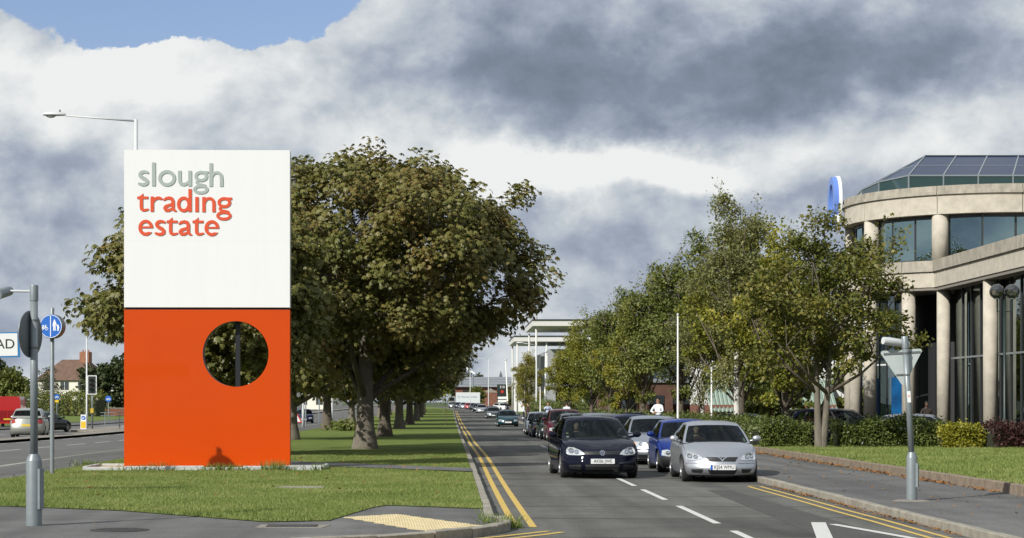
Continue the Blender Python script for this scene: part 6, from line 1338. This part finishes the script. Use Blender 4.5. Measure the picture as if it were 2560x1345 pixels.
for x in (13.4, 15.4, 17.4): MB().box(x, x + 1.3, 149.92, 149.99, .7, 2.2).build('window', G_DARK, bs2); 
MB().box(16.0, 17.1, 149.9, 149.985, -.2, 0.6).build('door', M_SW, bs2)

# ------------------------------------------------------------------ houses across the dual carriageway
M_REND = pm('white_render', (.74, .72, .62), .9, var=.05, scale=1); M_TILE = pm('roof_tile', (.14, .085, .06), .9, var=.25, scale=1.5, bump=.4, bscale=6); M_CHIM = pm('chimney_brick', (.30, .14, .08), .9, var=.2, scale=3)
def house(label, x, y, w, d, eh, rh, chim=True, group=None):
    t = thing('house', label, 'house', (x, y, zr(y) + .1), R(-8), group); MB().box(0, w, 0, d, 0, eh).build('wall', M_REND, t)
    MB().add([(-.4, -.4, eh - .1), (w + .4, -.4, eh - .1), (w + .4, d + .4, eh - .1), (-.4, d + .4, eh - .1), (w * .28, d / 2, eh + rh), (w * .72, d / 2, eh + rh)], [(0, 1, 5, 4), (1, 2, 5), (2, 3, 4, 5), (3, 0, 4), (3, 2, 1, 0)]).build('roof', M_TILE, t)
    if chim:
        c = MB().box(w * .60, w * .60 + 1.5, d * .42, d * .62, eh + rh * .6, eh + rh + 1.2).build('chimney', M_CHIM, t); 
        for k in range(3): MB().lathe([(.13, 0), (.11, .35)], (w * .60 + .3 + k * .45, d * .52, eh + rh + 1.2), 8).build('chimney_pot', M_CHIM, c)
    for fx in (.12, .40, .70):
        for z in (.9, 3.4):
            wn = MB().box(w * fx, w * fx + 1.3, -.05, -.005, z, z + 1.25).build('window', pm('window_dark', (.06, .07, .07), .15), t); MB().box(w * fx + .62, w * fx + .68, -.09, -.052, z, z + 1.25).build('glazing_bar', M_SW, wn)
    MB().box(w * .26, w * .26 + .9, -.06, -.004, 0, 2.0).build('door', M_GALVD, t)
    return t
house('white rendered house with brown hipped roof and brick chimney behind the hedge', -64.5, 300, 9.5, 8, 5.0, 3.2)
house('white rendered house beside the brick-chimney house, half hidden by the round tree', -53.5, 296, 8.5, 8, 5.0, 2.6, False); house('white house at the left end of the row behind dark trees', -84, 318, 11, 8, 5.1, 3.0)
house('white house seen below the avenue crowns past the guard rail', -36, 318, 10, 8, 5.0, 2.8); house('white house farther along the dual carriageway behind the trunks', -32.0, 360, 10, 8, 5.0, 2.8)
house('white house beyond the avenue trees near the lamp columns', -36, 420, 11, 8, 5.0, 2.8)
gw_ = thing('garden_wall', 'low brown garden wall behind the guard rail', 'wall', (-44, 236, zr(236) + .1)); MB().box(0, 12, 0, .3, 0, .9).build('brickwork', M_BRICK, gw_); MB().box(-.05, 12.05, -.05, .35, .9, 1.0).build('coping', M_KERB, gw_)

# ------------------------------------------------------------------ people
M_SKIN = pm('skin', (.42, .25, .17), .6); M_SKIND = pm('skin_dark', (.10, .055, .035), .55); M_SHIRT = pm('white_shirt', (.70, .72, .76), .85); M_TROU = pm('dark_trousers', (.02, .021, .026), .85); M_SUIT = pm('brown_suit', (.045, .032, .026), .8); M_COAT = pm('dark_coat', (.03, .035, .035), .85); M_MAROON = pm('maroon_top', (.06, .022, .025), .85); M_HAIR = pm('hair_dark', (.02, .014, .01), .7); M_HAIRL = pm('hair_light', (.20, .10, .05), .7); M_SHOE = pm('shoe', (.012, .012, .012), .5)
def person(label, x, y, z, rz, top, legs, hair=M_HAIR, skin=M_SKIN, pose='stand', h=1.75, held=None, group=None, arms=None, sl=1.0):
    """one skinned figure; local -Y is the way it faces"""
    s = h / 1.75; t = thing('person', label, 'person', (x, y, z), rz, group)
    J = {'pel': (0, 0, .95), 'wst': (0, .01, 1.10), 'cst': (0, .015, 1.32), 'nck': (0, .01, 1.47), 'hd0': (0, -.005, 1.55), 'hd1': (0, -.015, 1.635), 'hd2': (0, .0, 1.70)}
    Rr = {'pel': (.155, .11), 'wst': (.14, .10), 'cst': (.165, .115), 'nck': (.058, .058), 'hd0': (.066, .078), 'hd1': (.078, .095), 'hd2': (.06, .07)}
    E_ = [('pel', 'wst', 't'), ('wst', 'cst', 't'), ('cst', 'nck', 't'), ('nck', 'hd0', 's'), ('hd0', 'hd1', 's'), ('hd1', 'hd2', 's')]
    A = arms or {}
    for q, sg in (('l', 1), ('r', -1)):
        step = .0
        if pose == 'walk': step = .20 * sg
        if pose == 'sit': J[q + 'hip'] = (sg * .10, 0, .90); J[q + 'kn'] = (sg * .11, -.42, .88); J[q + 'an'] = (sg * .11, -.40, .45); J[q + 'to'] = (sg * .12, -.55, .40)
        else: J[q + 'hip'] = (sg * .10, 0, .90); J[q + 'kn'] = (sg * .11, -.03 - step * .6, .50); J[q + 'an'] = (sg * .11, .03 - step, .09); J[q + 'to'] = (sg * .13, -.13 - step, .035)
        J[q + 'sh'] = (sg * .185, .015, 1.39); a = A.get(q, [(sg * .26, .03, 1.12), (sg * .25, -.08, .88), (sg * .24, -.12, .80)])
        J[q + 'el'], J[q + 'wr'], J[q + 'hn'] = a
        Rr.update({q + 'hip': (.10, .10), q + 'kn': (.062, .066), q + 'an': (.042, .048), q + 'to': (.042, .03), q + 'sh': (.068, .068), q + 'el': (.047, .047), q + 'wr': (.033, .033), q + 'hn': (.036, .022)})
        E_ += [('pel', q + 'hip', 'l'), (q + 'hip', q + 'kn', 'l'), (q + 'kn', q + 'an', 'l'), (q + 'an', q + 'to', 'f'), ('cst', q + 'sh', 't'), (q + 'sh', q + 'el', 't'), (q + 'el', q + 'wr', 't' if sl else 's'), (q + 'wr', q + 'hn', 's')]
    names = list(J); me = bpy.data.meshes.new('body'); me.from_pydata([tuple(c * s for c in J[k]) for k in names], [(names.index(a), names.index(b)) for a, b, _ in E_], [])
    ob = bpy.data.objects.new('tmp', me); C.objects.link(ob); ob.modifiers.new('s', 'SKIN'); sv = me.skin_vertices[0].data
    for i, k in enumerate(names): sv[i].radius = (Rr[k][0] * s, Rr[k][1] * s); sv[i].use_root = (k == 'pel')
    sub = ob.modifiers.new('u', 'SUBSURF'); sub.levels = 2; sub.render_levels = 2
    dg = bpy.context.evaluated_depsgraph_get(); em = bpy.data.meshes.new_from_object(ob.evaluated_get(dg)); bpy.data.objects.remove(ob)
    em.name = 'body'; em.materials.clear()
    mats = {'t': 0, 'l': 1, 's': 2, 'f': 3}
    for m_ in (top, legs, skin, M_SHOE): em.materials.append(m_)
    A0 = np.array([J[a] for a, b, c in E_]) * s; B0 = np.array([J[b] for a, b, c in E_]) * s; cl = [mats[c] for a, b, c in E_]; D = B0 - A0; DD = (D * D).sum(1)
    for p in em.polygons:
        c = np.array(p.center); tt_ = np.clip(((c - A0) * D).sum(1) / DD, 0, 1); d = np.linalg.norm(A0 + D * tt_[:, None] - c, axis=1); p.material_index = cl[int(np.argmin(d))]; p.use_smooth = True
    link('body', em, t)
    hm = MB().sphere((0, .012 * s, 1.665 * s), .098 * s, 14, 10, sc=(.86, 1.02, .98)); kp = [f for f in hm.f if (lambda zc_, yc_: zc_ > 1.69 * s or (zc_ > 1.60 * s and yc_ > .0))(sum(hm.v[i][2] for i in f) / 4, sum(hm.v[i][1] for i in f) / 4)]; hm.f = kp; hm.mi = [0] * len(kp); hm.build('hair', hair, t, True)
    fc = MB().tube([(0, -.092 * s, 1.655 * s), (0, -.125 * s, 1.615 * s), (0, -.095 * s, 1.605 * s)], [.008 * s, .014 * s, .01 * s], 6); fc.sphere((.07 * s, -.0, 1.63 * s), .02, 6, 4, sc=(.5, 1, 1.4)); fc.sphere((-.07 * s, 0, 1.63 * s), .02, 6, 4, sc=(.5, 1, 1.4)); fc.build('nose_and_ears', skin, t, True)
    for sg in (-1, 1): MB().sphere((sg * .032 * s, -.098 * s, 1.655 * s), .011, 6, 4).build('eye', M_BLK, t)
    for q, sg in (('l', 1), ('r', -1)):
        wv = Vector(J[q + 'wr']) * s; hv = Vector(J[q + 'hn']) * s; d = (hv - wv).normalized(); sdv = d.cross(Vector((0, 1, .2))).normalized()
        hd_ = MB()
        for k in range(4): b_ = hv + sdv * (.014 * (k - 1.5)); hd_.tube([b_, b_ + d * .045 * (1, 1.15, 1.1, .85)[k], b_ + d * .07 * (1, 1.15, 1.1, .85)[k] + Vector((0, -.018, 0))], [.009, .008, .006], 5)
        hd_.tube([wv + d * .03 + sdv * .025, wv + d * .06 + sdv * .045, wv + d * .085 + sdv * .045], [.011, .010, .007], 5); hd_.build('fingers', skin, t, True)
    return t
pz = zr(165) + .115
person('man in dark coat standing on the far pavement beside the lawn', 6.75, 225, zr(225) + .115, R(20), M_COAT, M_TROU, h=1.80)
person('person in white shirt at the edge of the group on the far pavement', 6.75, 176, zr(176) + .115, R(100), M_SHIRT, M_TROU, M_HAIRL, h=1.72); person('man in maroon jacket facing the group on the far pavement', 7.05, 174, zr(174) + .115, R(-70), M_MAROON, M_TROU, h=1.78); person('person in dark jacket in the middle of the group on the far pavement', 7.45, 178, zr(178) + .115, R(30), M_COAT, M_TROU, M_HAIRL, h=1.76)
person('woman with light hair and white blouse in the group on the far pavement', 7.85, 177, zr(177) + .115, R(60), M_SHIRT, M_TROU, M_HAIRL, h=1.70); person('woman in dark top with long brown hair beside the white blouse', 8.05, 175, zr(175) + .115, R(-40), M_MAROON, M_TROU, M_HAIRL, h=1.68)
person('man in pale blue shirt with raised elbow walking past the hedge', 7.35, 144, zr(144) + .115, R(15), pm('blue_shirt', (.52, .58, .75), .85), M_TROU, M_HAIRL, pose='walk', h=1.78, arms={'r': [(-.33, -.05, 1.25), (-.18, -.22, 1.42), (-.12, -.18, 1.50)], 'l': [(.33, -.02, 1.2), (.3, -.2, 1.05), (.28, -.28, 1.02)]})
person('man in white shirt walking away behind the parked cars', 7.6, 125, zr(125) + .115, R(175), M_SHIRT, M_TROU, pose='walk', h=1.76)
person('man in white shirt leaning with folded arms beside the white flagpole', 9.1, 84, zr(84) + .24, R(-35), M_SHIRT, M_TROU, pose='stand', h=1.74, arms={'l': [(.30, -.10, 1.16), (.05, -.27, 1.10), (-.05, -.28, 1.08)], 'r': [(-.30, -.10, 1.16), (-.05, -.30, 1.12), (.05, -.30, 1.12)]})
person('man in brown suit and pale shirt leaving the office entrance', 20.9, 84.2, zr(84) + .05, R(10), M_SUIT, M_SUIT, M_HAIR, M_SKIND, pose='walk', h=1.78)
def driver(car, lab, top, x=-.36, key='golf'):
    K = CARS[key]; d = person(lab, 0, 0, 0, 0, top, M_TROU, pose='sit', h=1.55, arms={'l': [(.24, -.16, 1.12), (.12, -.36, 1.16), (.10, -.42, 1.19)], 'r': [(-.24, -.16, 1.12), (-.12, -.36, 1.16), (-.10, -.42, 1.19)]})
    d.matrix_world = Matrix.Translation(car.location) @ Matrix.Rotation(car.rotation_euler.z, 4, 'Z') @ Matrix.Translation((x, 1.98 if key == 'golf' else 1.75, -.30 if key == 'golf' else -.36)); return d
driver(g1, 'driver in dark clothes at the wheel of the black hatchback', M_COAT); driver(g2, 'driver in dark clothes at the wheel of the front silver hatchback', M_MAROON, key='corsa')
